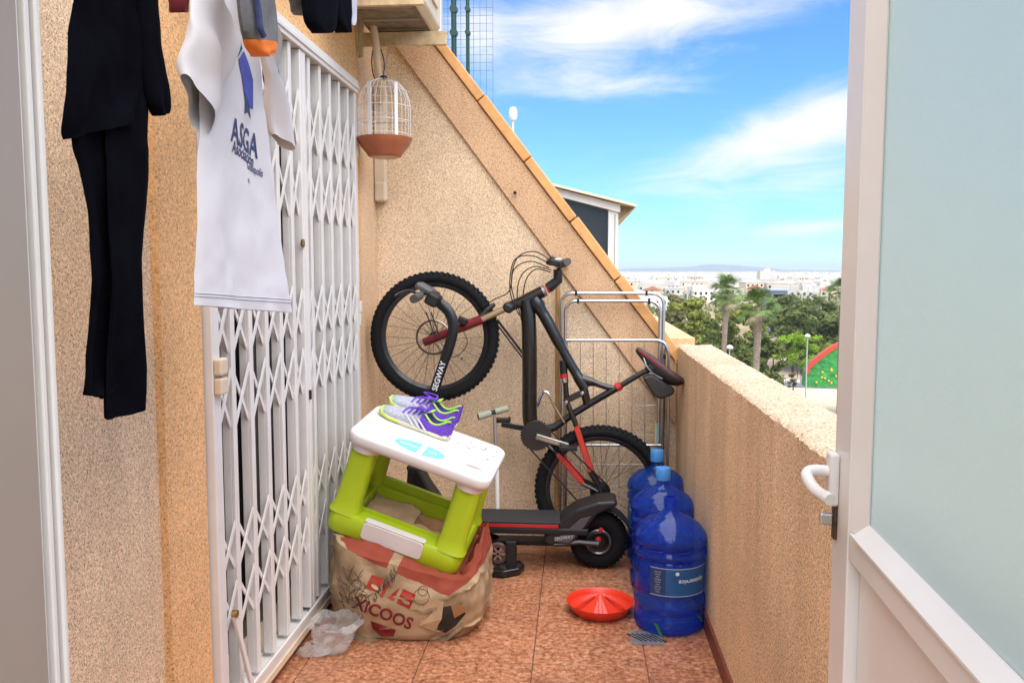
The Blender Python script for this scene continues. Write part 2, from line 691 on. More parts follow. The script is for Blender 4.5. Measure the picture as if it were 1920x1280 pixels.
for seq in (posts, posts2):
    for a, b_ in zip(seq[:-1], seq[1:]):
        for z0, z1 in ((.30, .67), (.91, 1.36), (1.57, 2.09)):
            hz = (z1 - z0) / 2
            for k in range(2):
                za = z0 + hz * k
                MB().bar((-1.0225, a, za + .01), (-1.0225, b_, za + hz - .01), .014, .004, (1, 0, 0)).build('lattice_strip', M_WHITE, gr, smooth=False)
                MB().bar((-1.0295, a, za + hz - .01), (-1.0295, b_, za + .01), .014, .004, (1, 0, 0)).build('lattice_strip', M_WHITE, gr, smooth=False)
for y, z in ((2.262, 1.13), (2.262, 1.075)):
    MB().box((-1.000, y, z), (.024, .05, .048)).build('hinge_block', M_CREAM, gr, smooth=False, bevel=.006)
MB().lathe([(.0, -.004), (.014, -.003), (.016, 0), (.016, .004), (.006, .006), (0, .006)], (-1.010, 3.02, 1.50), 16, (1, 0, 0)).build('keyhole_cover', M_BRASS, gr)
MB().box((-1.008, 3.066, .93), (.008, .010, .035)).build('lock', M_BLACK, gr, smooth=False)
lt = MB().bar((-.995, 2.29, .40), (-.992, 2.42, .075), .018, .010, (1, 0, 0)).build('drop_bolt', M_WHITE, gr, smooth=False, bevel=.002)
MB().lathe([(0, 0), (.011, 0), (.011, .016), (0, .018)], (-1.0, 2.29, .40), 12, (1, 0, 0)).build('bolt_pivot', M_BRASS, lt)
MB().box((-1.0, 2.285, .12), (.03, .04, .08)).build('bolt_bracket', M_STEEL, gr, smooth=False, bevel=.004)
for z in (1.98, 1.20):
    c = tag(MB().box((-1.024, 3.86, z + .03), (.022, .03, .05)).box((-1.026, 3.86, z - .028), (.018, .022, .055)).build('door_contact', M_ALU, smooth=False, bevel=.003),
            'small white sensor box on the orange wall, ' + ('higher one near the bird cage' if z > 1.5 else 'lower one at bicycle wheel height'), 'sensor', 'sensor boxes beside the grille')

# ------------------------------------------------------------------ sloping end wall
sw = thing('sloping_wall', 'beige pebble-dash end wall with diagonal top edge and orange capping', 'wall', (-.3, 4.37, -.2))


def S(px, py):
    return at(px, py, Y=YB)


A, B = S(815, 86), S(1240, 644)
dirS = (B - A).normalized()
A2 = A - dirS * 1.0
B2 = B + dirS * .13
pt = [(-1.35, YB, -.2), (.70, YB, -.2), (.70, YB, B2.z - .0), (B2.x, YB, B2.z), (A2.x, YB, A2.z), (-1.35, YB, A2.z)]
MB().prism(pt, (0, .16, 0)).build('wall', M_BEIGE, sw, smooth=False)
I1, I2 = S(745, 92), S(1192, 696)
dI = (I2 - I1).normalized()
I0 = I1 - dI * .55
I3 = I2 + dI * .28
q = [(A2.x, YB, A2.z - .004), (B2.x, YB, B2.z - .004), (XP - .003, YB, B2.z - .01), (XP - .003, YB, I3.z - .05), (I3.x, YB, I3.z), (I0.x, YB, I0.z)]
q = [(x, YB - .018, z) for x, _, z in q]
MB().prism(q, (0, .0175, 0)).build('sloping_band', stucco('band_render', (.68, .43, .25), dark=.6, light=1.2), sw, smooth=False, bevel=.004)
nS = Vector((-dirS.z, 0, dirS.x))
nS = nS if nS.z > 0 else -nS
L = (B2 - A2).length
cuts = [0.0]
for px, py in ((905, 185), (990, 300), (1065, 420), (1150, 528)):
    cuts.append((S(px, py) - A2).dot(dirS))
cuts.append(L - .01)
for i, (c0, c1) in enumerate(zip(cuts[:-1], cuts[1:])):
    th = .050 + random.uniform(-.004, .004)
    pr = -.030 - random.uniform(0, .008)
    a = A2 + dirS * (c0 + .003)
    b = A2 + dirS * (c1 - .003)
    poly = [a + nS * .001, b + nS * .001, b + nS * th, a + nS * (th + random.uniform(-.004, .004))]
    poly = [Vector((p.x, YB + pr, p.z)) for p in poly]
    MB().prism(poly, (0, .225, 0)).build('cap_tile', M_CAP, sw, smooth=False, bevel=.006)
nail = MB().lathe([(0, 0), (.008, 0), (.009, .02), (0, .024)], at(966, 362, Y=YB - .03), 10, (0, -1, 0)).build('wall_plug', M_BLACK, sw)
c = at(866, 672, Y=YB - .012)
MB().lathe([(0, 0), (.006, 0), (.005, .012), (0, .014)], c, 8, (0, -1, 0)).build('wall_plug', M_BLACK, sw)

# ------------------------------------------------------------------ parapet
pw = thing('parapet_wall', 'long peach pebble-dash parapet wall along the open side of the terrace', 'parapet', (.605, 2.3, -.2))
g = MB()
nx, ny = 7, 190
x0, x1, y0, y1 = XP, .695, .32, 4.296


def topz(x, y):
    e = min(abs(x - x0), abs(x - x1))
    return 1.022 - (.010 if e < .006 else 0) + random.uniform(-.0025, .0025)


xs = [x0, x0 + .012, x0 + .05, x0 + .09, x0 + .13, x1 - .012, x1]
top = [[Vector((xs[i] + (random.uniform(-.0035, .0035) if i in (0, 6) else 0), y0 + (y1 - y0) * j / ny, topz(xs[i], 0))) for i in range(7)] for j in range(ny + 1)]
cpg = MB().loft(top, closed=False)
cpg.build('top_face', stucco('parapet_top_light_tone', (.55, .42, .29), dark=.36, light=1.3, grain=170, pits=62), pw, ang=55)  # same wall render; brightness of the lit top is set through its colour
g.loft([[Vector((x0, r[0].y, -.2)), Vector((x0, r[0].y, .99)), r[0]] for r in top], closed=False)
g.loft([[r[6], Vector((x1, r[6].y, .99)), Vector((x1, r[6].y, -.2))] for r in top], closed=False)
for r in (top[0], top[-1]):
    g.add([Vector((x0, r[0].y, -.2))] + r + [Vector((x1, r[0].y, -.2))], [tuple(range(9))])
bw = g.build('wall', M_PARAPET, pw, ang=55)
y = .34
while y < 4.25:
    MB().b2(XP - .011, XP + .004, y, min(y + .402, 4.292), -.002, .068).build('skirting_tile', M_SKIRT, pw, smooth=False, bevel=.002)
    y += .405

# the same parapet going on beyond the end wall
npz = at(1303, 633, Y=4.47).z
o = MB().b2(.36, at(1303, 633, Y=4.47).x, 4.462, 12.5, -.2, npz).build('neighbour_parapet', stucco('neighbour_render', (.68, .47, .27)), smooth=False, bevel=.006)
tag(o, 'ochre parapet of the next terrace beyond the sloping wall', 'parapet')
o = MB().b2(-4.5, .36, 4.465, 12.5, -.25, -.02).build('neighbour_terrace', M_GROUT, smooth=False)
tag(o, None, kind='structure')

# ------------------------------------------------------------------ house front with the doorway the viewer stands in (behind the frame)
hf = MB()
hf.b2(-1.35, -.62, .0, .29, -.2, 2.4)
hf.b2(.56, .70, .0, .29, -.2, 2.4)
hf.b2(-.62, .56, .0, .29, 2.25, 2.4)
tag(hf.build('house_front', M_BEIGE, smooth=False), 'beige house front around the doorway the viewer looks out of', 'wall')

# left jamb of the doorway: flat leaf with a ribbed aluminium edge
dj = thing('door_frame', 'pale aluminium door frame at the left edge with ribbed profile', 'door frame', (-.53, .6, -.0))
yj0 = at(62, 640, X=-.5).y
yj1 = at(100, 640, X=-.5).y
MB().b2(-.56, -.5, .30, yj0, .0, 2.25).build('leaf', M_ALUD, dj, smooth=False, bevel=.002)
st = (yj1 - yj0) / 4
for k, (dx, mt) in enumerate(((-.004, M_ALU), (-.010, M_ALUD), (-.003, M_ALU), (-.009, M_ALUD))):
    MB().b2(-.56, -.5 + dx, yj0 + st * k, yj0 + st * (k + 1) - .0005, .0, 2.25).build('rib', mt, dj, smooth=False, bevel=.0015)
MB().b2(-.56, -.503, yj1 + .0005, yj1 + .008, .0, 2.25).build('edge_strip', M_ALU, dj, smooth=False, bevel=.002)
MB().b2(-.515, -.496, yj1 + .009, yj1 + .026, .87, .925).build('strike_plate', M_STEEL, dj, smooth=False, bevel=.002)

# ------------------------------------------------------------------ open door on the right
DA = math.atan(.048)
door = thing('open_door', 'white aluminium door standing open with frosted glass upper pane', 'door', (.43 - .048 * 1.4, .0, .0), rot=(0, 0, -DA))
# local frame: y runs along the leaf away from the viewer, -x faces the viewer


def dl(px, py, x=0.0):
    """door-local y and z of a photograph point on the leaf face (plane x)"""
    n = Vector((math.cos(DA), -math.sin(DA), 0))
    p0 = Vector((.43 - .048 * 1.4, 0, 0)) + n * x
    d = ray(px, py)
    t = (p0 - EYE).dot(n) / d.dot(n)
    p = EYE + d * t - Vector((.43 - .048 * 1.4, 0, 0))
    return p.x * math.sin(DA) + p.y * math.cos(DA), p.z


ye = dl(1574, 600)[0]           # free edge
ys = dl(1604, 600)[0]           # flat stile / bead
yg = dl(1632, 600, .012)[0]     # bead / glass
zr1 = dl(1600, 993)[1]
rows = [dl(1605, 1045)[1], dl(1620, 1080)[1]]
zp = rows[1] - .005
yh = .30                         # hinge side
M_DOOR = M_ALU
MB().b2(0, .045, ys + .0005, ye, .02, 2.12).build('stile', M_DOOR, door, smooth=False, bevel=.0025)
MB().b2(0, .045, yh, yh + .07, .02, 2.12).build('stile', M_DOOR, door, smooth=False, bevel=.0025)
MB().b2(.001, .044, yh + .0705, ys, zp, zr1 - .012).build('middle_rail', M_DOOR, door, smooth=False, bevel=.0025)
MB().b2(.001, .044, yh + .0705, ys, .02, .12).build('bottom_rail', M_DOOR, door, smooth=False, bevel=.0025)
MB().b2(.001, .044, yh + .0705, ys, 2.05, 2.12).build('top_rail', M_DOOR, door, smooth=False, bevel=.0025)
b = MB()                          # sloped glazing beads: upright and sill
b.prism([(.002, ys - .0008, zr1 - .011), (.020, yg, zr1 - .011), (.030, yg, zr1 - .011), (.030, ys - .0008, zr1 - .011)], (0, 0, 2.05 - zr1))
b.build('glazing_bead', M_DOOR, door, smooth=False)
zb = zr1 - .0115
b = MB().prism([(-.004, yh + .071, zb), (-.004, yh + .071, zb + .004), (.020, yh + .071, zb + .022), (.032, yh + .071, zb + .022), (.032, yh + .071, zb)], (0, yg - yh - .072, 0))
b.build('sill_bead', M_DOOR, door, smooth=False)


def frosted():
    m = bpy.data.materials.new('frosted_glass')
    m.use_nodes = True
    N, L_ = m.node_tree.nodes, m.node_tree.links
    b = N['Principled BSDF']
    b.inputs['Base Color'].default_value = (.84, .92, .89, 1)
    b.inputs['Roughness'].default_value = .36
    b.inputs['Transmission Weight'].default_value = .92
    tr = N.new('ShaderNodeBsdfTranslucent')
    tr.inputs[0].default_value = (.84, .95, .91, 1)
    tc = N.new('ShaderNodeTexCoord')
    n = N.new('ShaderNodeTexNoise')
    n.inputs['Scale'].default_value = 320
    L_.new(tc.outputs['Object'], n.inputs['Vector'])
    bp_ = N.new('ShaderNodeBump')
    bp_.inputs['Strength'].default_value = .35
    bp_.inputs['Distance'].default_value = .003
    L_.new(n.outputs['Fac'], bp_.inputs['Height'])
    L_.new(bp_.outputs[0], b.inputs['Normal'])
    L_.new(bp_.outputs[0], tr.inputs['Normal'])
    mx = N.new('ShaderNodeMixShader')
    mx.inputs[0].default_value = .36
    L_.new(b.outputs[0], mx.inputs[1])
    L_.new(tr.outputs[0], mx.inputs[2])
    L_.new(mx.outputs[0], N['Material Output'].inputs[0])
    return m


MB().b2(.022, .028, yh + .072, yg + .006, zb + .01, 2.055).build('glass_pane', frosted(), door, smooth=False)
MB().b2(.020, .030, yh + .072, ys - .002, .12, zp).build('lower_panel', M_DOOR, door, smooth=False)
# lever handle and lock
hy, hz = dl(1567, 890)
pl = MB().box((-.008, hy - .012, hz - .003), (.016, .030, .088)).build('handle_plate', M_WHITE, door, smooth=False, bevel=.005)
pts = spline([(-.014, hy - .010, hz + .012), (-.050, hy - .006, hz + .014), (-.062, hy - .010, hz + .006), (-.058, hy - .035, hz - .008), (-.052, hy - .085, hz - .010), (-.050, hy - .115, hz - .010)], 6)
pts = [(-.012, hy - .010, hz + .012), (-.045, hy - .008, hz + .013)]
hp = spline([(-.010, hy - .012, hz + .008), (-.038, hy - .010, hz + .009), (-.050, hy - .018, hz + .002), (-.044, hy - .048, hz - .013), (-.030, hy - .090, hz - .018)], 8)
MB().tube(hp, [.0098] * (len(hp) - 3) + [.0105, .0105, .0095], 12).build('lever_handle', M_WHITE, pl)
ky, kz = dl(1568, 975)
kp = MB().lathe([(0, 0), (.011, 0), (.011, .005), (0, .006)], (-.001, ky, kz), 14, (-1, 0, 0)).box((-.003, ky, kz), (.006, .016, .062)).build('lock_plate', pm('dark_bronze', (.10, .065, .045), .4, .6), door, bevel=.002)
MB().box((-.016, ky, kz + .002), (.022, .008, .020)).build('lock_cylinder', M_STEEL, kp, smooth=False, bevel=.003)

# ------------------------------------------------------------------ air conditioner on brackets, hose, trunking
ac = thing('air_conditioner', 'beige outdoor air conditioner high on the wall, seen from below', 'air conditioner', (-.85, 3.7, 2.52))
M_ACB = pm('sun_yellowed_casing', (.70, .58, .42), .5, var=(8, .12))
c = MB()
c.prism([(-1.00, 3.30, 2.535), (-.70, 3.30, 2.535), (-.665, 3.30, 2.56), (-.665, 3.30, 3.10), (-1.00, 3.30, 3.10)], (0, .80, 0))
cs = c.build('casing', M_ACB, ac, smooth=False, bevel=.01)
MB().b2(-.985, -.70, 3.32, 4.08, 2.528, 2.534).build('base_tray', pm('dirty_tray', (.20, .16, .12), .8, var=(14, .5, 6)), ac, smooth=False)
for y in (3.45, 3.62, 3.80, 3.97):
    MB().b2(-.97, -.715, y - .008, y + .008, 2.520, 2.5275).build('tray_rib', pm('rib', (.32, .27, .21), .7), ac, smooth=False)
MB().b2(-.664, -.655, 3.40, 3.98, 2.62, 3.06).build('fan_grille', M_CREAM, ac, smooth=False, bevel=.003)
M_BRK = pm('rusty_cream_steel', (.56, .42, .24), .55, var=(16, .35, 6))
for k, y in enumerate((3.38, 3.97)):
    br = MB()
    br.b2(-1.034, -.615, y - .02, y + .002, 2.450, 2.512)
    br.b2(-1.034, -.615, y + .002, y + .03, 2.508, 2.513)
    o = br.build('wall_bracket', M_BRK, smooth=False, bevel=.002)
    tag(o, 'rusty cream steel bracket arm under the air conditioner, ' + ('nearer one at the picture edge' if k == 0 else 'farther one above the bird cage'), 'bracket', 'air conditioner brackets')
    pl2 = MB().b2(-1.0335, -1.012, y - .03, y - .0205, 2.40, 2.62)
    pl2.b2(-1.0335, -1.028, y - .055, y + .0, 2.40, 2.62)
    q = pl2.build('wall_plate', M_BRK, o, smooth=False)
    q.data.transform(Matrix.Translation(-o.location))
    for rz in (2.43, 2.58):
        d = MB().lathe([(0, 0), (.008, 0), (.008, .006), (0, .008)], Vector((-1.028, y - .045, rz)), 8, (1, 0, 0)).build('bolt', M_STEEL, o)
        d.data.transform(Matrix.Translation(-o.location))

tr = thing('cable_trunking', 'cream plastic cable trunking running down the corner behind the bird cage', 'trunking', (-1.0, 4.27, 1.74))
p0, p1 = at(703, 378, Y=4.25), at(723, 378, Y=4.25)
x0, x1 = -1.036, p1.x
MB().b2(x0, x1, 4.238, 4.298, p0.z + .045, 2.36).build('channel', M_CREAM, tr, smooth=False, bevel=.004)
MB().b2(x0 - .002, x1 + .004, 4.234, 4.297, p0.z, p0.z + .10).build('end_cover', M_CREAM, tr, smooth=False, bevel=.012, seg=3)
hp = spline([at(686, 18, Y=3.93), at(697, 38, Y=3.915), at(704, 75, Y=3.91), at(707, 115, Y=3.92), at(710, 148, Y=3.98), at(714, 165, Y=4.10), at(714, 190, Y=4.23)], 8)
tag(MB().tube(hp, .017, 10).build('insulated_hose', M_CREAM), 'cream insulated hose bending down from the air conditioner', 'hose')
for k, pts in enumerate(([(700, 88), (697, 115), (700, 140), (707, 156)], [(714, 92), (720, 115), (719, 140), (711, 155)])):
    tag(MB().tube(spline([at(px, py, Y=4.10) for px, py in pts], 6), .003, 6).build('thin_cable', M_BLACK),
        'thin dark cable hanging ' + ('left' if k == 0 else 'right') + ' of the cream hose above the bird cage', 'cable', 'cables by the hose')

# ------------------------------------------------------------------ bird cage
bc = at(721, 260, Y=3.88)
cage = thing('bird_cage', 'white wire bird cage with terracotta coloured base hanging from the bracket', 'bird cage', (bc.x, bc.y, bc.z - .10))
R_ = .121
M_TERRA = pm('terracotta_plastic', (.40, .12, .05), .4, var=(10, .15))
c0 = Vector((bc.x, bc.y, bc.z - .085))
MB().lathe([(0, .0), (.070, .0), (.078, .004), (.082, .012), (.112, .050), (.128, .078), (.130, .086), (.124, .086), (.106, .052), (0, .03)], c0, 32).build('base', M_TERRA, cage)
MB().lathe([(.03, -.004), (.060, -.004), (.064, .001), (.03, .001)], c0, 24).build('base_ring', pm('pale_ring', (.62, .40, .30), .5), cage)
M_WIRE = pm('white_wire', (.80, .79, .76), .4)
wires = MB()
for i in range(30):
    t = 2 * PI * i / 30
    pts = []
    for r, z in ((R_, .08), (R_, .22), (R_ * .97, .26), (R_ * .85, .30), (R_ * .6, .335), (R_ * .3, .352), (.012, .356)):
        pts.append(c0 + Vector((math.cos(t) * r, math.sin(t) * r, z)))
    wires.tube(pts, .0011, 4)
tag(wires.build('wire_dome', M_WIRE, cage), None, kind='stuff')
for z, r in ((.10, R_), (.16, R_), (.225, R_), (.30, R_ * .85)):
    MB().ring(c0 + Vector((0, 0, z)), r + .001, .0016, (0, 0, 1), 40, 5).build('hoop', M_WIRE, cage)
for a in (-1.9, -.9):
    d = Vector((math.cos(a), math.sin(a), 0))
    MB().box(c0 + d * (R_ + .003) + Vector((0, 0, .20)), (.004, .016, .24), Matrix.Rotation(a, 3, 'Z')).build('upright_strip', M_ALU, cage, smooth=False)
MB().tube([c0 + Vector((-.10, 0, .16)), c0 + Vector((.10, 0, .16))], .005, 6).build('perch', M_CREAM, cage)
top_ = c0 + Vector((0, 0, .356))
MB().lathe([(0, .004), (.020, .0), (.016, .012), (.006, .016), (0, .016)], top_, 14).build('top_cap', M_BLACK, cage)
MB().tube(spline([top_ + Vector((0, 0, .014)), top_ + Vector((.008, 0, .05)), Vector((top_.x + .01, 3.95, 2.44)), Vector((top_.x + .012, 3.968, 2.455))], 6), .002, 6).build('hook', M_STEEL, cage)

# ------------------------------------------------------------------ washing line and clothes
CLX = -.70
rail = thing('drying_rail', 'white wall-mounted rail at which the clothes lines end', 'rail', (-.78, 2.16, 2.14))
MB().tube([(-1.04, 2.16, 2.165), (-.48, 2.16, 2.165)], .010, 10).build('bar', M_ALU, rail)
MB().b2(-1.034, -1.026, 2.13, 2.19, 2.12, 2.21).build('wall_plate', M_ALU, rail, smooth=False)
tag(MB().tube([(CLX, .29, 2.06), (CLX, 1.5, 2.07), (CLX, 2.155, 2.165)], .003, 6).build('clothes_line', M_ALU), 'white clothes line holding the black garment and white t-shirt', 'clothes line')
tag(MB().tube([(-.575, .29, 2.10), (-.575, 1.5, 2.11), (-.575, 2.155, 2.165)], .003, 6).build('clothes_line', M_ALU), 'white clothes line holding the socks, nearer the middle of the terrace', 'clothes line')
M_TEE = pm('white_cotton', (.70, .675, .70), .9, var=(5, .03), bump=(260, .25, .002), sheen=.2)
M_BLK = pm('black_cotton', (.0035, .0035, .006), 1.0, var=(12, .4), bump=(220, .3, .002), spec=.03)


from mathutils import noise as mnoise


def cloth(rows, X0, th, amp, nu=28, sub=6, ph=0.0, freq=9.0):
    """hanging cloth: rows of (left, right) photograph points on the plane X0, lofted as a closed flattened sleeve with folds"""
    L3 = spline([at(*l, X=X0) for l, r in rows], sub)
    R3 = spline([at(*r, X=X0) for l, r in rows], sub)
    rings = []
    n = len(L3)
    for i, (a, b) in enumerate(zip(L3, R3)):
        v = i / (n - 1)
        fr, bk = [], []
        for k in range(nu + 1):
            u = k / nu
            p = a.lerp(b, u)
            edge = math.sin(PI * u) ** .35 if 0 < u < 1 else 0
            am = amp * (.35 + .65 * v)
            f = am * (math.sin(u * freq + ph + v * 1.3) * .6 + math.sin(u * freq * 2.3 + 1.7 * ph - v * 2) * .28 + math.sin(v * 11 + u * 5 + ph) * .18)
            f += mnoise.noise(p * 14) * amp * .5 + mnoise.noise(p * 37) * amp * .16
            fr.append(p + Vector((f + th * edge, 0, 0)))
            bk.append(p + Vector((f * .8 - th * edge, 0, 0)))
        rings.append(fr + bk[-2:0:-1])
    return rings


def surf_tree(rings, nu):
    vs_ = [r[k] for r in rings for k in range(nu + 1)]
    w_ = nu + 1
    fs = [(i * w_ + k, i * w_ + k + 1, (i + 1) * w_ + k + 1, (i + 1) * w_ + k) for i in range(len(rings) - 1) for k in range(nu)]
    return BVHTree.FromPolygons([tuple(v_) for v_ in vs_], fs)


def surf_x(tree, nu, y, z):
    """x of the front of a cloth at (y, z)"""
    h = tree.ray_cast(Vector((1.0, y, z)), Vector((-1, 0, 0)))
    if h[0] is None:
        h = tree.find_nearest(Vector((-.68, y, z)))
    return h[0].x


tee = thing('t_shirt', 'white t-shirt with dark blue lettering hanging from the clothes line', 't-shirt', (CLX, 1.7, 1.3))
body_rows = [((375, -130), (470, -60)), ((372, -40), (478, 20)), ((370, 100), (484, 130)), ((372, 200), (492, 215)), ((368, 300), (502, 300)), ((366, 420), (516, 420)), ((363, 520), (531, 530)), ((361, 572), (541, 586))]
trings = cloth(body_rows, CLX, .012, .011, 48, 8, .2, 7.0)
ttree = surf_tree(trings, 48)
MB().loft(trings, cap=False).build('body', M_TEE, tee, ang=80, fixn=False)
for ri in (-4, -5):
    MB().tube([p + Vector((.0009 if k <= 48 else -.0009, 0, 0)) for k, p in enumerate(trings[ri])], .0011, 4, closed=True).build('hem_stitch', pm('hem_thread', (.64, .62, .645), .9), tee)


def sleeve(c0, c1, h0, h1, xw, name, tilt):
    """flattened sleeve from armhole centre c0 to cuff centre c1 in the (y, z) plane of the shirt"""
    rings = []
    n = 18
    for i in range(n):
        t = i / (n - 1)
        cy, cz = c0[0] + (c1[0] - c0[0]) * t, c0[1] + (c1[1] - c0[1]) * t
        hw = h0 + (h1 - h0) * t
        ang = tilt[0] + (tilt[1] - tilt[0]) * t
        ring = []
        for k in range(36):
            a = 2 * PI * k / 36
            u, v = math.cos(a) * hw, math.sin(a) * xw * (1 + .25 * math.sin(3 * a + 4 * t))
            q = Vector((CLX + .012 + v + .006 * math.sin(9 * t + a), cy + u * math.cos(ang), cz + u * math.sin(ang)))
            w_ = mnoise.noise(q * 16) * .010 + mnoise.noise(q * 40) * .003
            ring.append(q + Vector((w_ * .8, w_ * .4, w_ * .3)))
        rings.append(ring)
    return MB().loft(rings, cap=False).build(name, M_TEE, tee, ang=80, fixn=False)


a, b = at(395, 30, X=CLX), at(357, 198, X=CLX)
sleeve((a.y, a.z), (b.y, b.z), .085, .062, .026, 'sleeve', (-.35, -.85))
a, b = at(486, 40, X=CLX), at(521, 268, X=CLX)
sleeve((a.y, a.z), (b.y, b.z), .05, .050, .020, 'sleeve', (-.5, -.25))
M_INK = pm('navy_print', (.045, .06, .16), .8, var=(90, .3))
M_INK2 = pm('blue_print', (.085, .10, .42), .8, var=(60, .2))


def print_on(name, v2, faces, mat_, cy, cz, rot=0.0, sx=1.0, shear=0.0):
    vv = []
    for x, y in v2:
        x *= sx
        yy = x * math.cos(rot) - y * math.sin(rot) + cy
        zz = x * math.sin(rot) + y * math.cos(rot) + cz + shear * x
        vv.append(Vector((surf_x(ttree, 36, yy, zz) + .0012, yy, zz)))
    return MB().add(vv, faces).build(name, mat_, tee, smooth=False, fixn=False)


def print_text(txt, size, px, py, bold=.0, mat_=M_INK, sx=1.0, rot=0.0):
    v, f = text_geo(txt, size, bold)
    c = at(px, py, X=CLX)
    return print_on('lettering', v, f, mat_, c.y, c.z, rot, sx)


print_text('ASGA', .070, 450, 262, .0014, rot=-.12, sx=.80)
print_text('Asociación', .034, 449, 290, .0006, rot=-.14, sx=.80)
print_text('Gubiapolis', .024, 470, 318, .0003, rot=-.12, sx=.80)
print_text('v.', .02, 458, 338, .0003)
for poly, mt in (([(437, 98), (442, 62), (447, 92), (434, 108)], M_INK), ([(436, 112), (449, 96), (463, 150), (466, 205), (461, 204), (448, 172)], M_INK2), ([(447, 165), (457, 195), (463, 224), (456, 210), (447, 214)], M_INK)):
    cx_, cy_ = sum(p[0] for p in poly) / len(poly), sum(p[1] for p in poly) / len(poly)
    edge_ = [(a_[0] + (b_[0] - a_[0]) * k / 5, a_[1] + (b_[1] - a_[1]) * k / 5) for a_, b_ in zip(poly, poly[1:] + poly[:1]) for k in range(5)]
    rgs = []
    for s_ in (.02, .3, .6, 1.0):
        row_ = [at(cx_ + (x - cx_) * s_, cy_ + (y - cy_) * s_, X=CLX) for x, y in edge_]
        rgs.append([Vector((surf_x(ttree, 48, p.y, p.z) + .0016, p.y, p.z)) for p in row_])
    g = MB().loft(rgs, cap=False)
    g.build('printed_emblem', mt, tee, smooth=False, fixn=False)

bg_ = thing('hanging_garment', 'long black cotton garment hanging beside the door frame', 'garment', (CLX, 1.25, 1.15))
r1 = cloth([((140, -190), (262, -150)), ((136, -60), (283, -50)), ((130, 60), (292, 60)), ((121, 150), (286, 150)), ((113, 235), (262, 190)), ((118, 262), (255, 225))], CLX + .012, .010, .012, 32, 8, .3, 9)
MB().loft(r1, cap=False).build('upper_layer', M_BLK, bg_, ang=80, fixn=False)
r2 = cloth([((150, -100), (270, -100)), ((145, 100), (268, 100)), ((128, 255), (270, 250)), ((146, 320), (276, 300)), ((160, 420), (270, 420)), ((164, 560), (250, 560)), ((160, 690), (240, 690)), ((157, 738), (206, 748))], CLX, .008, .010, 28, 8, 1.2, 8)
MB().loft(r2, cap=False).build('leg', M_BLK, bg_, ang=80, fixn=False)
r3 = cloth([((195, 60), (268, 60)), ((196, 250), (274, 250)), ((200, 320), (277, 300)), ((202, 480), (268, 480)), ((201, 640), (272, 640)), ((199, 770), (277, 752)), ((202, 787), (277, 765))], CLX + .012, .009, .008, 24, 8, 2.0, 7)
g = MB().loft(r3, cap=False)
g.build('leg', M_BLK, bg_, ang=80, fixn=False)
r4 = cloth([((250, -60), (292, -60)), ((256, 60), (299, 55)), ((262, 130), (308, 120)), ((272, 190), (317, 172)), ((281, 208), (316, 196)), ((290, 218), (312, 212))], CLX + .022, .012, .006, 18, 7, .2, 5)
MB().loft(r4, cap=False).build('sleeve', M_BLK, bg_, ang=80, fixn=False)

SX = -.575
M_SOCKG = pm('grey_sock', (.15, .15, .155), .95, var=(40, .2), bump=(300, .4, .002))
M_SOCKO = pm('orange_toe', (.85, .21, .03), .9, bump=(300, .4, .002))


def sock(name, label, rows, toe, mats, x, group):
    s_ = thing(name, label, 'sock', (x, at(*rows[-1][0], X=x).y, at(*rows[-1][0], X=x).z), group)
    rg = cloth(rows, x, .018, .006, 16, 6, .4, 5)
    MB().loft(rg).build('leg', mats[0], s_, ang=80)
    if toe:
        rg = cloth(toe, x, .0195, .005, 16, 5, .4, 5)
        MB().loft(rg).build('toe', mats[1], s_, ang=80)
    return s_


gs = sock('sock', 'grey sock with orange toe hanging in front of the white t-shirt', [((440, -160), (505, -150)), ((444, -40), (509, -30)), ((452, 40), (514, 30)), ((462, 76), (515, 82))],
          [((461, 74), (516, 80)), ((466, 88), (513, 94)), ((476, 102), (506, 100)), ((485, 107), (498, 105))], (M_SOCKG, M_SOCKO), SX, 'socks on the line')
pts = spline([at(px, py, X=SX) + Vector((.024, 0, 0)) for px, py in ((447, -60), (455, -5), (460, 30), (463, 55), (469, 68))], 5)
MB().tube(pts, .006, 6).build('dark_stripe', M_INK, gs)
sock('sock', 'black sock with rounded toe nearest the air conditioner hose, left of the pair', [((556, -200), (625, -190)), ((560, -80), (632, -80)), ((566, 0), (632, 0)), ((572, 40), (630, 44)), ((586, 58), (620, 60)), ((596, 62), (610, 63))], None, (M_BLK,), SX + .03, 'socks on the line')
sock('sock', 'black sock hanging at the right end of the line by the air conditioner', [((606, -200), (655, -190)), ((610, -80), (655, -80)), ((616, 0), (657, 0)), ((622, 35), (655, 38)), ((636, 58), (652, 58)), ((641, 62), (648, 62))], None, (M_BLK,), SX, 'socks on the line')
sock('sock', 'pale grey sock peeking out behind the black socks', [((625, -180), (668, -180)), ((630, -40), (667, -40)), ((636, 0), (667, 4)), ((640, 30), (664, 32)), ((648, 48), (658, 48))], None, (pm('pale_sock', (.55, .55, .60), .95),), SX - .04, 'socks on the line')
sock('sock', 'grey sock at the left edge of the black socks', [((535, -180), (580, -180)), ((540, -40), (580, -30)), ((548, 8), (578, 20)), ((562, 26), (574, 30))], None, (M_SOCKG,), SX - .03, 'socks on the line')
pm_ = MB().loft(cloth([((318, -120), (350, -120)), ((320, -20), (348, -10)), ((324, 10), (346, 14)), ((330, 24), (342, 24))], CLX - .10, .018, .004, 12, 5, .3, 5))
tag(pm_.build('hanging_cloth', pm('maroon_cloth', (.16, .02, .03), .95), ang=80), 'small maroon cloth tip showing behind the t-shirt sleeve', 'cloth')

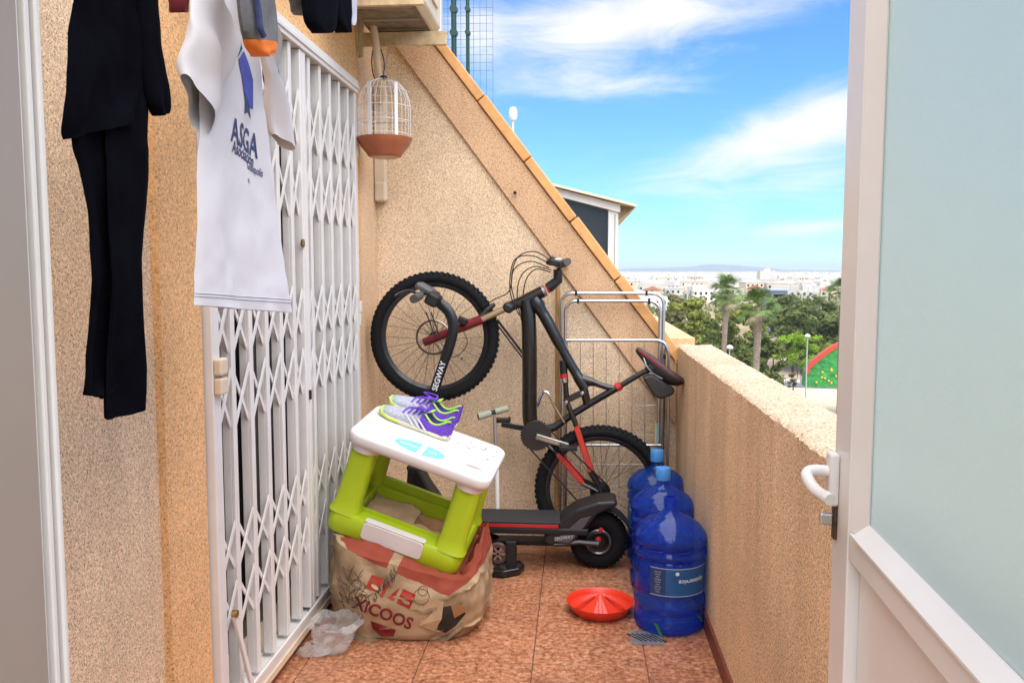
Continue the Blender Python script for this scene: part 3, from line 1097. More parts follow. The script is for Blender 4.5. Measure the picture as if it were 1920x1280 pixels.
# ------------------------------------------------------------------ wheels (shared by the bicycle)
def wheel(parent, c, R, w, n_spoke, knobs=True, rim_mat=None, discR=0.0, tilt=None):
    """bicycle wheel in a plane whose axle runs along y; parts tyre (> tread), rim, spokes, hub, brake_disc"""
    c = Vector(c)
    tyre = MB().ring(c, R - w * .5, w * .5, (0, 1, 0), 64, 10).build('tyre', M_RUBBER, parent)
    if knobs:
        k = MB()
        n = 72
        for i in range(n):
            t = 2 * PI * i / n
            for j, (off, dr) in enumerate(((-.30, -.006), (0, .0), (.30, -.006))):
                tt = t + (PI / n if j == 1 else 0)
                d = Vector((math.cos(tt), 0, math.sin(tt)))
                Rm = Matrix(((d.x, 0, -d.z), (0, 1, 0), (d.z, 0, d.x)))
                k.box(c + d * (R + dr) + Vector((0, off * w, 0)), (.008, .012, .014), Rm)
        tag(k.build('tread', M_RUBBER, tyre, smooth=False), None, kind='stuff')
    rr = R - w * 1.02
    MB().lathe([(rr, -.012), (rr + .006, -.012), (rr + .006, .012), (rr, .012), (rr - .016, .006), (rr - .016, -.006), (rr, -.012)], c, 64, (0, 1, 0)).build('rim', rim_mat or M_SATIN, parent)
    s_ = MB()
    for i in range(n_spoke):
        t = 2 * PI * i / n_spoke
        sd = .026 if i % 2 else -.026
        ta = t + (.55 if (i // 2) % 2 else -.55)
        a_ = c + Vector((math.cos(ta) * .024, sd, math.sin(ta) * .024))
        b_ = c + Vector((math.cos(t) * (rr - .014), 0, math.sin(t) * (rr - .014)))
        s_.tube([a_, b_], .0011, 4)
    tag(s_.build('spokes', pm('dark_spoke', (.10, .095, .09), .35, .8), parent), None, kind='stuff')
    hb = MB().lathe([(0, -.055), (.009, -.055), (.009, -.036), (.026, -.034), (.026, -.030), (.013, -.026), (.013, .026), (.026, .030), (.026, .034), (.009, .036), (.009, .055), (0, .055)], c, 16, (0, 1, 0))
    hb.build('hub', M_SATIN, parent)
    if discR:
        d = MB()
        d.ring(c + Vector((0, -.040, 0)), discR, .0055, (0, 1, 0), 40, 4)
        for i in range(8):
            t = 2 * PI * i / 8
            d.bar(c + Vector((math.cos(t) * .02, -.040, math.sin(t) * .02)), c + Vector((math.cos(t + .5) * discR, -.040, math.sin(t + .5) * discR)), .005, .003)
        d.build('brake_disc', pm('disc_steel', (.32, .25, .20), .4, .9), parent)


# ------------------------------------------------------------------ mountain bike stood on its rear wheel
BY = 4.04


def bp(px, py, dy=0.0):
    return at(px, py, Y=BY) + Vector((0, dy, 0))


rear_c = bp(1125, 918)
WR = .322
rear_c.z = WR + .004
bike = thing('mountain_bike', 'black and red full-suspension mountain bike stood upright on its rear wheel', 'bicycle', (rear_c.x, BY, 0))
front_c = bp(815, 631)
wheel(bike, rear_c, WR - .003, .056, 32, True)
wheel(bike, front_c, WR - .005, .056, 28, True, discR=.082)
M_FRAME = pm('black_frame_paint', (.008, .006, .006), .3, var=(25, .5), coat=.4)
M_REDF = pm('red_frame_paint', (.50, .03, .018), .35, var=(30, .2), coat=.3)
fr = MB()
fr.tube(spline([bp(985, 562), bp(991, 600), bp(993, 680), bp(993, 770), bp(997, 812)], 5), [.036] * 4 + [.037] * 14 + [.034] * 3, 12)
fr.tube(spline([bp(1000, 560), bp(1025, 600), bp(1060, 665), bp(1085, 708), bp(1097, 728)], 5), [.036] * 3 + [.029] * 6 + [.024] * 6 + [.027] * 6, 12)
fr.tube(spline([bp(1085, 708), bp(1110, 716), bp(1140, 726), bp(1158, 728)], 4), [.022] * 5 + [.015] * 8, 10)
fr.tube([bp(1074, 776), bp(1110, 754), bp(1165, 722)], .0175, 10)
fr.tube([bp(1094, 726), bp(1101, 757)], .021, 10)
fr.tube([bp(1074, 776), bp(1040, 800), bp(1004, 812)], [.017, .02, .028], 10)
fr.build('frame', M_FRAME, bike)
MB().tube([bp(972, 570), bp(1018, 546)], .030, 14).build('head_tube', M_FRAME, bike)
MB().lathe([(.028, -.008), (.031, -.006), (.031, .006), (.028, .008)], bp(1020, 545), 16, bp(1040, 534) - bp(972, 570)).build('headset', M_STEEL, bike)
MB().tube([bp(1025, 542), bp(1032, 538)], .0225, 14).build('spacer', M_RED, bike)
v, f = text_geo('ROCKRIDER'[:0] or 'X', .01)
# rear suspension
MB().tube([bp(1056, 676), bp(1057, 700)], .019, 12).build('shock_can', M_BLACK, bike)
MB().tube([bp(1057, 700), bp(1058, 708)], .0205, 12).build('shock_collar', M_RED, bike)
MB().tube([bp(1058, 708), bp(1060, 716)], .0185, 12).build('shock_body', M_CHROME, bike)
MB().tube([bp(1060, 716), bp(1063, 750)], .013, 12).build('shock_shaft', M_BLACK, bike)
MB().bar(bp(1058, 752, -.022), bp(1100, 732, -.022), .026, .008).bar(bp(1058, 752, .022), bp(1100, 732, .022), .026, .008).build('rocker_link', M_FRAME, bike, smooth=False, bevel=.003)
for px, py in ((1062, 752), (1092, 735)):
    MB().lathe([(0, 0), (.009, 0), (.009, .006), (0, .008)], bp(px, py, -.026), 12, (0, -1, 0)).build('pivot_bolt', M_CHROME, bike)
for dy in (-.030, .030):
    MB().tube([bp(1064, 756, dy * .8), bp(1080, 796, dy)], [.011, .012], 8).build('seat_stay', M_FRAME, bike)
    MB().bar(bp(1080, 796, dy * 1.05), bp(1108, 882, dy * 1.35), .028, .012).build('stay_panel', M_REDF, bike, smooth=False, bevel=.004)
    MB().tube([bp(1106, 880, dy * 1.35), bp(1122, 906, dy * 1.5), rear_c + Vector((0, dy * 1.6, 0))], [.012, .011, .014], 8).build('dropout', M_FRAME, bike)
    MB().tube([bp(1014, 818, dy * .8), bp(1048, 852, dy * 1.1)], .011, 8).build('chain_stay', M_FRAME, bike)
    MB().bar(bp(1045, 848, dy * 1.2), bp(1094, 904, dy * 1.4), .024, .012).build('stay_panel', M_REDF, bike, smooth=False, bevel=.004)
    MB().tube([bp(1092, 902, dy * 1.4), rear_c + Vector((0, dy * 1.6, 0))], .010, 8).build('stay_end', M_FRAME, bike)
# drivetrain
BBc = bp(1006, 812)
cr = MB().lathe([(.012, -.002), (.072, -.002), (.074, .0), (.072, .002), (.012, .002)], BBc + Vector((0, -.052, 0)), 40, (0, 1, 0))
for i in range(32):
    t = 2 * PI * i / 32
    d = Vector((math.cos(t), 0, math.sin(t)))
    cr.box(BBc + Vector((0, -.052, 0)) + d * .075, (.006, .003, .006), Matrix(((d.x, 0, -d.z), (0, 1, 0), (d.z, 0, d.x))))
cr.build('chainring', M_SATIN, bike)
MB().lathe([(0, -.06), (.024, -.06), (.024, .06), (0, .06)], BBc, 16, (0, 1, 0)).build('bottom_bracket', M_SATIN, bike)
MB().bar(BBc + Vector((0, -.072, 0)), bp(1066, 830, -.072), .028, .012).build('crank_arm', pm('worn_silver', (.42, .38, .33), .35, .9, var=(30, .3)), bike, smooth=False, bevel=.004)
MB().bar(BBc + Vector((0, .060, 0)), bp(938, 799, .060), .026, .014).build('crank_arm', M_BLACK, bike, smooth=False, bevel=.004)
for q in (bp(938, 794, .095), bp(1066, 830, -.115)):
    p_ = MB().box(q, (.085, .06, .018))
    for sx_ in (-.036, .036):
        for sy in (-.022, 0, .022):
            p_.box(q + Vector((sx_, sy, .012)), (.006, .006, .010))
    p_.build('pedal', M_BLACK, bike, smooth=False, bevel=.002)
cas = MB()
for k in range(6):
    cas.lathe([(.012, -.001), (.05 - k * .005, -.001), (.05 - k * .005, .001), (.012, .001)], rear_c + Vector((0, -.034 - k * .004, 0)), 28, (0, 1, 0))
cas.build('cassette', M_SATIN, bike)
ch = MB()
a1, a2 = BBc + Vector((.02, -.052, .07)), rear_c + Vector((.035, -.045, .035))
ch.tube([a1, a2], .004, 6)
ch.tube([BBc + Vector((-.03, -.052, -.066)), bp(1112, 965, -.05), rear_c + Vector((.02, -.045, -.045))], .004, 6)
ch.build('chain', M_SATIN, bike)
dr = MB().bar(bp(1128, 920, -.06), bp(1140, 965, -.06), .02, .02).ring(bp(1135, 955, -.055), .018, .005).ring(bp(1142, 978, -.055), .018, .005)
dr.build('derailleur', M_BLACK, bike, bevel=.002)
# fork
for dy in (-.062, .062):
    MB().tube([bp(905, 598, dy), bp(952, 576, dy)], .0165, 12).build('stanchion', pm('gold_stanchion', (.55, .46, .30), .3, .9), bike)
    MB().tube([bp(799, 640, dy), bp(850, 620, dy), bp(907, 597, dy)], [.020, .020, .023], 12).build('fork_leg', pm('maroon_fork', (.17, .012, .018), .35, var=(20, .3)), bike)
MB().tube([bp(896, 602, -.062), bp(915, 580, -.05), bp(925, 572, 0), bp(915, 580, .05), bp(896, 602, .062)], .012, 8).build('fork_arch', M_BLACK, bike)
MB().box(bp(954, 576), (.05, .16, .045), Euler((0, .47, 0)).to_matrix()).build('fork_crown', M_BLACK, bike, smooth=False, bevel=.012)
MB().tube([bp(954, 576), bp(975, 566)], .026, 12).build('steerer', M_SATIN, bike)
MB().box(bp(872, 599, -.09), (.045, .03, .035), Euler((0, .4, 0)).to_matrix()).build('brake_caliper', M_BLACK, bike, smooth=False, bevel=.006)
# stem and handlebar
MB().tube([bp(1028, 540), bp(1046, 525), bp(1046, 505)], [.026, .024, .022], 12).build('stem', M_BLACK, bike)
bc_ = bp(1047, 500)
hb = MB().tube([bc_ + Vector((.045, -.235, .02)), bc_ + Vector((.028, -.16, .016)), bc_ + Vector((.004, -.05, .0)), bc_ + Vector((0, .05, .0)), bc_ + Vector((.02, .15, .016)), bc_ + Vector((.03, .225, .02))], .0145, 12)
hb.build('handlebar', M_SATIN, bike)
for s_, y0, y1 in ((1, -.25, -.13), (1, .12, .23)):
    a_ = bc_ + Vector((.047 if y0 < 0 else .032, y0, .021))
    b_ = bc_ + Vector((.024 if y0 < 0 else .018, y1 if y0 < 0 else y0, .015))
    if y0 > 0:
        a_, b_ = bc_ + Vector((.016, .125, .014)), bc_ + Vector((.031, .235, .021))
    MB().tube([a_, b_], .0175, 12).build('grip', pm('grey_grip', (.09, .085, .08), .8), bike)
for sy in (-.10, .10):
    MB().box(bc_ + Vector((-.02, sy, .018)), (.07, .035, .03), Euler((0, .2, 0)).to_matrix()).build('brake_lever_clamp', M_BLACK, bike, smooth=False, bevel=.006)
    MB().tube(spline([bc_ + Vector((-.03, sy, .03)), bc_ + Vector((-.045, sy * 1.4, .03)), bc_ + Vector((-.02, sy * 2.1, .045))], 4), .006, 6).build('brake_lever', M_SATIN, bike)
    MB().box(bc_ + Vector((.0, sy * .7, .03)), (.035, .03, .02)).build('shifter', M_STEEL, bike, smooth=False, bevel=.005)
cab = ([(1035, 497), (1000, 480), (968, 486), (958, 520), (960, 555), (975, 590)], [(1030, 502), (995, 490), (965, 505), (956, 545), (930, 560), (905, 575)],
       [(1034, 506), (1000, 500), (976, 520), (970, 560), (978, 600)], [(1032, 510), (1004, 505), (985, 528), (980, 575), (984, 610)], [(1040, 494), (1005, 472), (975, 478), (962, 500), (958, 535), (966, 570)])
for k, pts in enumerate(cab):
    MB().tube(spline([bp(px, py, -.055 + .02 * k) for px, py in pts], 6), .0028, 6).build('cable', M_BLACK, bike)
MB().tube(spline([bp(872, 618, -.07), bp(880, 640, -.08), bp(865, 662, -.08), bp(845, 668, -.07)], 6), .0022, 5).build('cable', M_BLACK, bike)
# seat
MB().tube([bp(1160, 725), bp(1205, 698), bp(1216, 694)], [.0135, .0135, .015], 12).build('seatpost', M_BLACK, bike)
MB().tube([bp(1156, 727), bp(1164, 722)], .0215, 14).build('seat_clamp', M_RED, bike)
MB().box(bp(1218, 690), (.035, .045, .03), Euler((0, .7, 0)).to_matrix()).build('saddle_clamp', M_BLACK, bike, smooth=False, bevel=.004)
for dy in (-.022, .022):
    MB().tube(spline([bp(1206, 668, dy * .6), bp(1214, 688, dy), bp(1232, 704, dy), bp(1262, 716, dy * 1.4)], 4), .0035, 6).build('saddle_rail', M_STEEL, bike)
p_n, p_t = bp(1194, 653), bp(1281, 714)
ax = (p_t - p_n)
L_ = ax.length
ax.normalize()
upv = Vector((-ax.z, 0, ax.x))
upv = upv if upv.z > 0 else -upv
prof = [(0, .008, .004, .010), (.03, .016, .012, .018), (.25, .022, .016, .038), (.5, .030, .014, .056), (.72, .055, .010, .060), (.88, .068, .012, .050), (.97, .062, .012, .036), (1.0, .05, .006, .020)]
rings, rside = [], []
for t, hw_, up_, dn in prof:
    c_ = p_n + ax * (L_ * t)
    ring = []
    for k in range(16):
        a_ = 2 * PI * k / 16
        v_ = math.sin(a_)
        ring.append(c_ + Vector((0, math.cos(a_) * hw_, 0)) + upv * (v_ * (up_ if v_ > 0 else dn)))
    rings.append(ring)
sd = MB().loft(rings).build('saddle', pm('black_saddle', (.02, .018, .018), .5, var=(40, .3)), bike, ang=60)
for sgn in (-1, 1):
    strip = []
    for t, hw_, up_, dn in prof[1:7]:
        c_ = p_n + ax * (L_ * t)
        strip.append([c_ + Vector((0, sgn * (hw_ * 1.0 + .0015), 0)) + upv * .003, c_ + Vector((0, sgn * (hw_ * .80 + .0015), 0)) - upv * (dn * .40)])
    MB().loft(strip, closed=False).build('saddle_stripe', pm('saddle_red', (.42, .03, .05), .45), sd, fixn=False)
bagp = [bp(px, py) for px, py in ((1203, 706), (1222, 700), (1246, 716), (1265, 728), (1262, 738), (1238, 747), (1226, 742))]
MB().prism([p + Vector((0, -.035, 0)) for p in bagp], (0, .07, 0)).build('saddle_bag', pm('dark_nylon', (.03, .028, .027), .7, var=(60, .3)), bike, smooth=False, bevel=.012, seg=3)
# mud flap stay seen behind the frame
MB().tube([bp(930, 600, .05), bp(985, 672, .05)], .006, 6).tube([bp(926, 604, .05), bp(981, 676, .05)], .004, 6).build('brake_hose', M_BLACK, bike)
MB().tube(spline([bp(1008, 760, -.03), bp(1018, 735, -.03), bp(1028, 735, -.03), bp(1040, 760, -.03), bp(1058, 790, -.03)], 5), .007, 8).build('bottle_cage', M_CHROME, bike)

# ------------------------------------------------------------------ electric scooter
EY = 3.86


def ep(px, py, dy=0.0):
    return at(px, py, Y=EY) + Vector((0, dy, 0))


rw = ep(1122, 1000)
ER = .138
rw.z = ER
es = thing('electric_scooter', 'black electric scooter with red side stripe standing below the bicycle', 'scooter', (-.3, EY, 0))
fw = Vector((-.80, EY, ER))
for c_, nm in ((rw, 'rear'), (fw, 'front')):
    ty = MB().ring(c_, ER - .045, .045, (0, 1, 0), 48, 12).build('tyre', M_RUBBER, es)
    k = MB()
    for i in range(40):
        t = 2 * PI * i / 40
        for off in (-.02, .02):
            tt = t + (.08 if off > 0 else 0)
            d = Vector((math.cos(tt), 0, math.sin(tt)))
            k.box(c_ + d * (ER - .006) + Vector((0, off, 0)), (.008, .02, .010), Matrix(((d.x, 0, -d.z), (0, 1, 0), (d.z, 0, d.x))))
    tag(k.build('tread', M_RUBBER, ty, smooth=False), None, kind='stuff')
    MB().lathe([(0, -.036), (.03, -.036), (.034, -.028), (.062, -.022), (.066, -.03), (.066, .03), (.062, .022), (.03, .036), (0, .036)], c_, 28, (0, 1, 0)).build('rim', M_SATIN, es)
    MB().ring(c_ + Vector((0, -.048, 0)), .055, .006, (0, 1, 0), 32, 4).build('brake_disc', pm('scooter_disc', (.30, .29, .28), .35, .9), es)
MB().lathe([(0, 0), (.012, 0), (.010, .012), (0, .014)], ep(1126, 985, -.06), 10, (0, -1, 0)).lathe([(0, 0), (.014, 0), (.012, .012), (0, .014)], ep(1121, 1003, -.06), 10, (0, -1, 0)).build('axle_cap', M_RED, es)
# deck
dz0, dz1 = at(950, 1012, Y=EY - .1).z, at(1000, 985, Y=EY - .1).z
zt = at(1000, 978, Y=EY - .1).z
xa, xb = -.62, ep(1040, 970).x
MB().b2(xa, xb + .16, EY - .095, EY + .095, zt - .062, zt - .030).build('deck_tray', M_BLACK, es, smooth=False, bevel=.008)
MB().b2(xa, xb + .02, EY - .100, EY + .100, zt - .0295, zt - .010).build('side_stripe', pm('scooter_red', (.52, .02, .018), .35), es, smooth=False, bevel=.003)
MB().b2(xa, xb + .03, EY - .103, EY + .103, zt - .0095, zt).build('deck_mat', pm('deck_rubber', (.022, .022, .024), .75, var=(90, .3), bump=(160, .4, .003)), es, smooth=False, bevel=.003)
# raised rear housing
hpoly = [ep(1018, 1000), ep(1052, 965), ep(1080, 945), ep(1120, 932), ep(1152, 930), ep(1158, 938), ep(1120, 955), ep(1096, 985), ep(1070, 1012), ep(1030, 1012)]
MB().prism([p + Vector((0, -.085, 0)) for p in hpoly], (0, .17, 0)).build('rear_housing', pm('housing', (.011, .011, .013), .42, var=(20, .2)), es, smooth=False, bevel=.012, seg=3)
pn = [ep(1040, 1003), ep(1088, 962), ep(1108, 957), ep(1092, 980), ep(1068, 1006)]
MB().prism([p + Vector((0, -.092, 0)) for p in pn], (0, .006, 0)).build('side_panel', pm('panel_grey', (.075, .075, .085), .35), es, smooth=False, bevel=.002)
fen = []
for i in range(13):
    t = math.radians(150 - i * 11)
    fen.append([rw + Vector((math.cos(t) * (ER + .016), s_, math.sin(t) * (ER + .016))) for s_ in (-.06, -.03, .03, .06)])
fo_ = MB().loft(fen, closed=False).build('rear_fender', M_BLACK, es, fixn=False)
sm = fo_.modifiers.new('solid', 'SOLIDIFY')
sm.thickness = .006
for dy in (-.07, .07):
    MB().tube([ep(1040, 1010, dy), ep(1085, 1006, dy), rw + Vector((0, dy, 0))], [.016, .014, .016], 8).build('swing_arm', M_SATIN, es)
v, f = text_geo('SEGWAY', .022, .0003)
g = MB()
u_ = (ep(1062, 995) - ep(1050, 995)).normalized()
cc = ep(1058, 996) + Vector((0, -.094, 0))
MB().add([cc + Vector((x, 0, y + .15 * x)) for x, y in v], f).build('lettering', pm('pale_ink', (.5, .5, .5), .5), es, smooth=False, fixn=False)
# front end: neck, curved stem, handlebar
MB().prism([Vector((x, EY - .06, z)) for x, z in ((-.64, zt - .05), (-.60, zt + .01), (-.70, zt + .16), (-.74, zt + .24), (-.80, zt + .24), (-.76, zt + .10), (-.70, zt - .06))], (0, .12, 0)).build('neck', M_BLACK, es, smooth=False, bevel=.012)
for dy in (-.068, .068):
    MB().tube([Vector((-.77, EY + dy, zt + .22)), fw + Vector((0, dy, 0))], [.018, .016], 8).build('fork_arm', M_SATIN, es)
sp = spline([Vector((-.765, EY, zt + .20)), ep(806, 762), ep(818, 720), ep(832, 680), ep(845, 640), ep(850, 610), ep(842, 585), ep(825, 568), ep(806, 556)], 6)
stem = MB().tube(sp, [.024] * 20 + [.026] * (len(sp) - 20), 10, flat=.75, up=(0, 1, 0)).build('stem', pm('stem_black', (.010, .010, .011), .32, var=(12, .3)), es)
v, f = text_geo('SEGWAY', .036, .0008)
d_ = (ep(832, 680) - ep(813, 740)).normalized()
nrm = Vector((d_.z, 0, -d_.x))
cc = ep(824.5, 704) + Vector((0, -.0205, 0))
MB().add([cc + d_ * x - nrm * y * 1.0 for x, y in v], f).build('lettering', pm('white_ink', (.75, .75, .75), .5), stem, smooth=False, fixn=False)
hbz = ep(800, 548)
MB().tube([hbz + Vector((0, -.30, -.02)), hbz + Vector((0, -.1, 0)), hbz + Vector((0, .1, 0)), hbz + Vector((0, .28, -.02))], .014, 10).build('handlebar', M_BLACK, es)
MB().tube([hbz + Vector((0, -.31, -.021)), hbz + Vector((0, -.17, -.010))], .019, 12).build('grip', pm('scooter_grip', (.06, .055, .05), .75), es)
MB().tube([hbz + Vector((0, .16, -.010)), hbz + Vector((0, .29, -.021))], .019, 12).build('grip', MATS['scooter_grip'], es)
MB().box(hbz + Vector((0, -.02, .018)), (.085, .13, .03), Euler((0, .5, 0)).to_matrix()).build('display', pm('grey_display', (.10, .10, .105), .4), es, smooth=False, bevel=.01)
MB().tube(spline([hbz + Vector((-.02, -.14, .0)), hbz + Vector((-.055, -.17, .012)), hbz + Vector((-.085, -.22, .0)), hbz + Vector((-.095, -.25, -.012))], 4), .006, 6).build('brake_lever', M_SATIN, es)
MB().box(hbz + Vector((.045, -.08, -.03)), (.06, .10, .06), Euler((0, .5, 0)).to_matrix()).build('headlight', M_BLACK, es, smooth=False, bevel=.012)
for px in (803, 812):
    MB().tube([ep(px - 4, 585), ep(px + 14, 636)], .003, 6).build('cable', M_BLACK, es)

# ------------------------------------------------------------------ folded clothes airer against the wall
RY = 4.20


def rp(px, py, dy=0.0):
    return at(px, py, Y=RY) + Vector((0, dy, 0))


ar = thing('clothes_airer', 'folded chrome tube clothes airer leaning against the sloping wall', 'clothes airer', (.2, RY, 0))


def hoop(px0, px1, py, rad, dy, floorz=.004):
    a_, b_ = rp(px0, py, dy), rp(px1, py, dy)
    r_ = rad
    pts = [Vector((a_.x, a_.y, floorz)), Vector((a_.x, a_.y, a_.z - r_))]
    for i in range(1, 5):
        t = PI / 2 * i / 5
        pts.append(Vector((a_.x + r_ - r_ * math.cos(t), a_.y, a_.z - r_ + r_ * math.sin(t))))
    pts += [Vector((a_.x + r_, a_.y, a_.z)), Vector((b_.x - r_, a_.y, a_.z))]
    for i in range(1, 5):
        t = PI / 2 * i / 5
        pts.append(Vector((b_.x - r_ + r_ * math.sin(t), a_.y, a_.z - r_ + r_ * math.cos(t))))
    pts += [Vector((b_.x, a_.y, a_.z - r_)), Vector((b_.x, a_.y, floorz))]
    return MB().tube(pts, .0085, 10)


hoop(1052, 1246, 550, .055, .03).build('outer_frame', M_STEEL, ar)
hoop(1060, 1238, 564, .055, .0).build('inner_frame', M_STEEL, ar)
a_, b_ = rp(1062, 637, -.03), rp(1254, 664, -.03)
pts = [a_, rp(1225, 637, -.03)] + spline([rp(1232, 637, -.03), rp(1245, 643, -.03), rp(1253, 662, -.03)], 4) + [Vector((b_.x, b_.y, .004))]
MB().tube(pts, .0075, 10).build('wing_frame', M_STEEL, ar)
MB().tube([rp(1062, 637, -.03), Vector((rp(1062, 637).x, RY - .03, .004))], .0075, 10).build('wing_frame', M_STEEL, ar)
MB().tube([rp(1064, 832, -.03), rp(1238, 832, -.03)], .007, 10).build('cross_tube', M_STEEL, ar)
for px in (1088, 1112, 1136, 1160, 1184, 1208):
    MB().tube([rp(px, 638, -.03), rp(px, 935, -.03)], .0017, 5).build('wire', M_STEEL, ar)
for py in (700, 760, 815, 870):
    MB().tube([rp(1064, py, .0), rp(1240, py, .0)], .0013, 5).build('wire', M_STEEL, ar)
for px, py in ((1080, 550), (1213, 550), (1084, 564), (1217, 564), (1246, 668)):
    MB().box(rp(px, py, .028 if py == 550 else -.005), (.012, .022, .026)).build('clip', M_BLACK, ar, smooth=False, bevel=.003)
st_ = tag(MB().tube([at(1046, 535, Y=4.265), Vector((at(1046, 535, Y=4.265).x, 4.24, .003))], .012, 10).build('broom_stick', pm('varnished_wood', (.42, .24, .09), .5, var=(12, .25))), 'varnished wooden stick standing upright behind the bicycle', 'stick')
sl_ = thing('plank_strip', 'dark narrow board standing in the corner behind the airer', 'board', (.43, 4.25, 0))
x_ = at(1240, 750, Y=4.25).x
MB().b2(x_ - .012, x_ + .016, 4.235, 4.255, .002, at(1240, 655, Y=4.25).z).build('board', pm('dark_board', (.035, .03, .03), .6, var=(20, .3)), sl_, smooth=False, bevel=.002)
cl1, cl2 = at(1229, 790, Y=4.20), at(1229, 826, Y=4.20)
pk = thing('cleaning_packet', 'slim yellow and blue packet wedged beside the airer', 'packet', (cl2.x, 4.13, cl2.z))
MB().b2(cl2.x - .010, cl2.x - .001, 4.142, 4.150, cl2.z, cl1.z).build('yellow_side', pm('yellow_card', (.62, .50, .08), .6), pk, smooth=False)
MB().b2(cl2.x - .0005, cl2.x + .010, 4.142, 4.150, cl2.z, cl1.z + .004).build('blue_side', pm('blue_card', (.15, .38, .62), .6), pk, smooth=False)

# ------------------------------------------------------------------ child's push scooter: grip, stem, wheel seen below the deck
KY = 3.97
ks = thing('kick_scooter', 'small push scooter with sage green grips behind the black electric scooter', 'scooter', (at(930, 900, Y=KY).x, KY, 0))


def kp_(px, py, dy=0.0):
    return at(px, py, Y=KY) + Vector((0, dy, 0))


bt = kp_(930, 945)
MB().tube([kp_(927, 776), kp_(931, 880)], .0085, 10).build('stem', pm('grey_tube', (.42, .40, .38), .4, .6), ks)
MB().tube([kp_(931, 880), Vector((kp_(933, 945).x, KY, .12))], .0125, 10).build('lower_stem', M_ALU, ks)
M_SAGE = pm('sage_grip', (.30, .33, .24), .7, bump=(80, .3))
a_, b_ = kp_(898, 779, -.03), kp_(950, 767, .03)
m_ = (a_ + b_) / 2
MB().tube([a_, m_ + (a_ - m_) * .14], [.019, .0165], 12).build('grip', M_SAGE, ks)
MB().tube([m_ + (b_ - m_) * .14, b_], [.0165, .0165], 12).build('grip', M_SAGE, ks)
MB().tube([m_ + (a_ - m_) * .2, m_ + (b_ - m_) * .2], .011, 10).build('crossbar', M_BLACK, ks)
MB().b2(bt.x - .02, bt.x + .50, KY - .05, KY + .05, .075, .095).build('deck', M_BLACK, ks, smooth=False, bevel=.006)
for xx in (bt.x - .03, bt.x + .48):
    MB().lathe([(0, -.014), (.05, -.014), (.058, -.006), (.058, .006), (.05, .014), (0, .014)], (xx, KY, .059), 24, (0, 1, 0)).build('wheel', M_RUBBER, ks)

# roller with spoked pink-grey wheel and black foot in front of it
wk = at(934, 1036, Y=3.74)
rs = thing('roller_skate', 'black skate boot plate with pinkish spoked wheel beside the paper sack', 'skate', (wk.x, 3.70, 0))
MB().lathe([(.030, -.012), (.046, -.012), (.050, -.006), (.050, .006), (.046, .012), (.030, .012), (.030, -.012)], (wk.x, 3.74, wk.z), 28, (0, 1, 0)).build('wheel', pm('skate_wheel', (.10, .055, .05), .5), rs)
g = MB()
for i in range(6):
    t = 2 * PI * i / 6
    g.bar(Vector((wk.x, 3.737, wk.z)), Vector((wk.x + math.cos(t) * .034, 3.737, wk.z + math.sin(t) * .034)), .008, .02)
g.build('wheel_spokes', pm('spoke_pink', (.30, .17, .15), .5), rs, smooth=False)
MB().b2(wk.x + .036, wk.x + .085, 3.72, 3.77, .03, .16).build('bracket', M_BLACK, rs, smooth=False, bevel=.005)
sole = [at(px, py, Z=.012) for px, py in ((913, 1066), (918, 1078), (945, 1080), (975, 1074), (984, 1066), (978, 1058), (945, 1059))]
MB().prism([Vector((p.x, p.y, .003)) for p in sole], (0, 0, .034)).build('foot_plate', pm('glossy_black', (.014, .014, .015), .2), rs, smooth=False, bevel=.010, seg=3)

# ------------------------------------------------------------------ child's desk lying tilted on the sack
DESK_ROT = Euler((math.radians(7.28), math.radians(18.59), math.radians(-2.97)))
DESK_LOC = Vector((-.7034, 3.2947, .3372))
DM = Matrix.Translation(DESK_LOC) @ DESK_ROT.to_matrix().to_4x4()
desk = thing('toy_desk', "child's lime green plastic desk with white top tilted on the paper sack", 'desk', DESK_LOC, rot=DESK_ROT)
M_LIME = pm('lime_plastic', (.40, .53, .014), .38, var=(5, .06), bump=(180, .05, .002))
M_DTOP = pm('white_desk_plastic', (.74, .69, .66), .38, var=(4, .03))
DW, DD, DH = .58, .387, .414


def rrect(w, d, r, n=6, cx=0, cy=0):
    out = []
    for sx, sy, a0 in ((1, 1, 0), (-1, 1, PI / 2), (-1, -1, PI), (1, -1, 1.5 * PI)):
        for k in range(n + 1):
            t = a0 + PI / 2 * k / n
            out.append((cx + sx * (w / 2 - r) + r * math.cos(t), cy + sy * (d / 2 - r) + r * math.sin(t)))
    return out


def slab(w, d, r, levels, cx=0, cy=0):
    """rounded plate lofted through (inset, z) levels"""
    return MB().loft([[Vector((x, y, z)) for x, y in rrect(w - 2 * i, d - 2 * i, max(r - i, .004), 6, cx, cy)] for i, z in levels])


tp = slab(DW, DD, .055, [(.016, DH - .052), (.004, DH - .045), (.0, DH - .030), (.0, DH - .010), (.005, DH - .002), (.012, DH)]).build('table_top', M_DTOP, desk, ang=50)
# rim-less top print: two blue panels with scribbled lettering, pen groove, small drawings
M_BLUE = pm('pale_blue_print', (.20, .55, .80), .45, var=(60, .12))


def ell(cx, cy, rx, ry, a0, a1, n=18):
    return [(cx + rx * math.cos(a0 + (a1 - a0) * k / n), cy + ry * math.sin(a0 + (a1 - a0) * k / n)) for k in range(n + 1)]


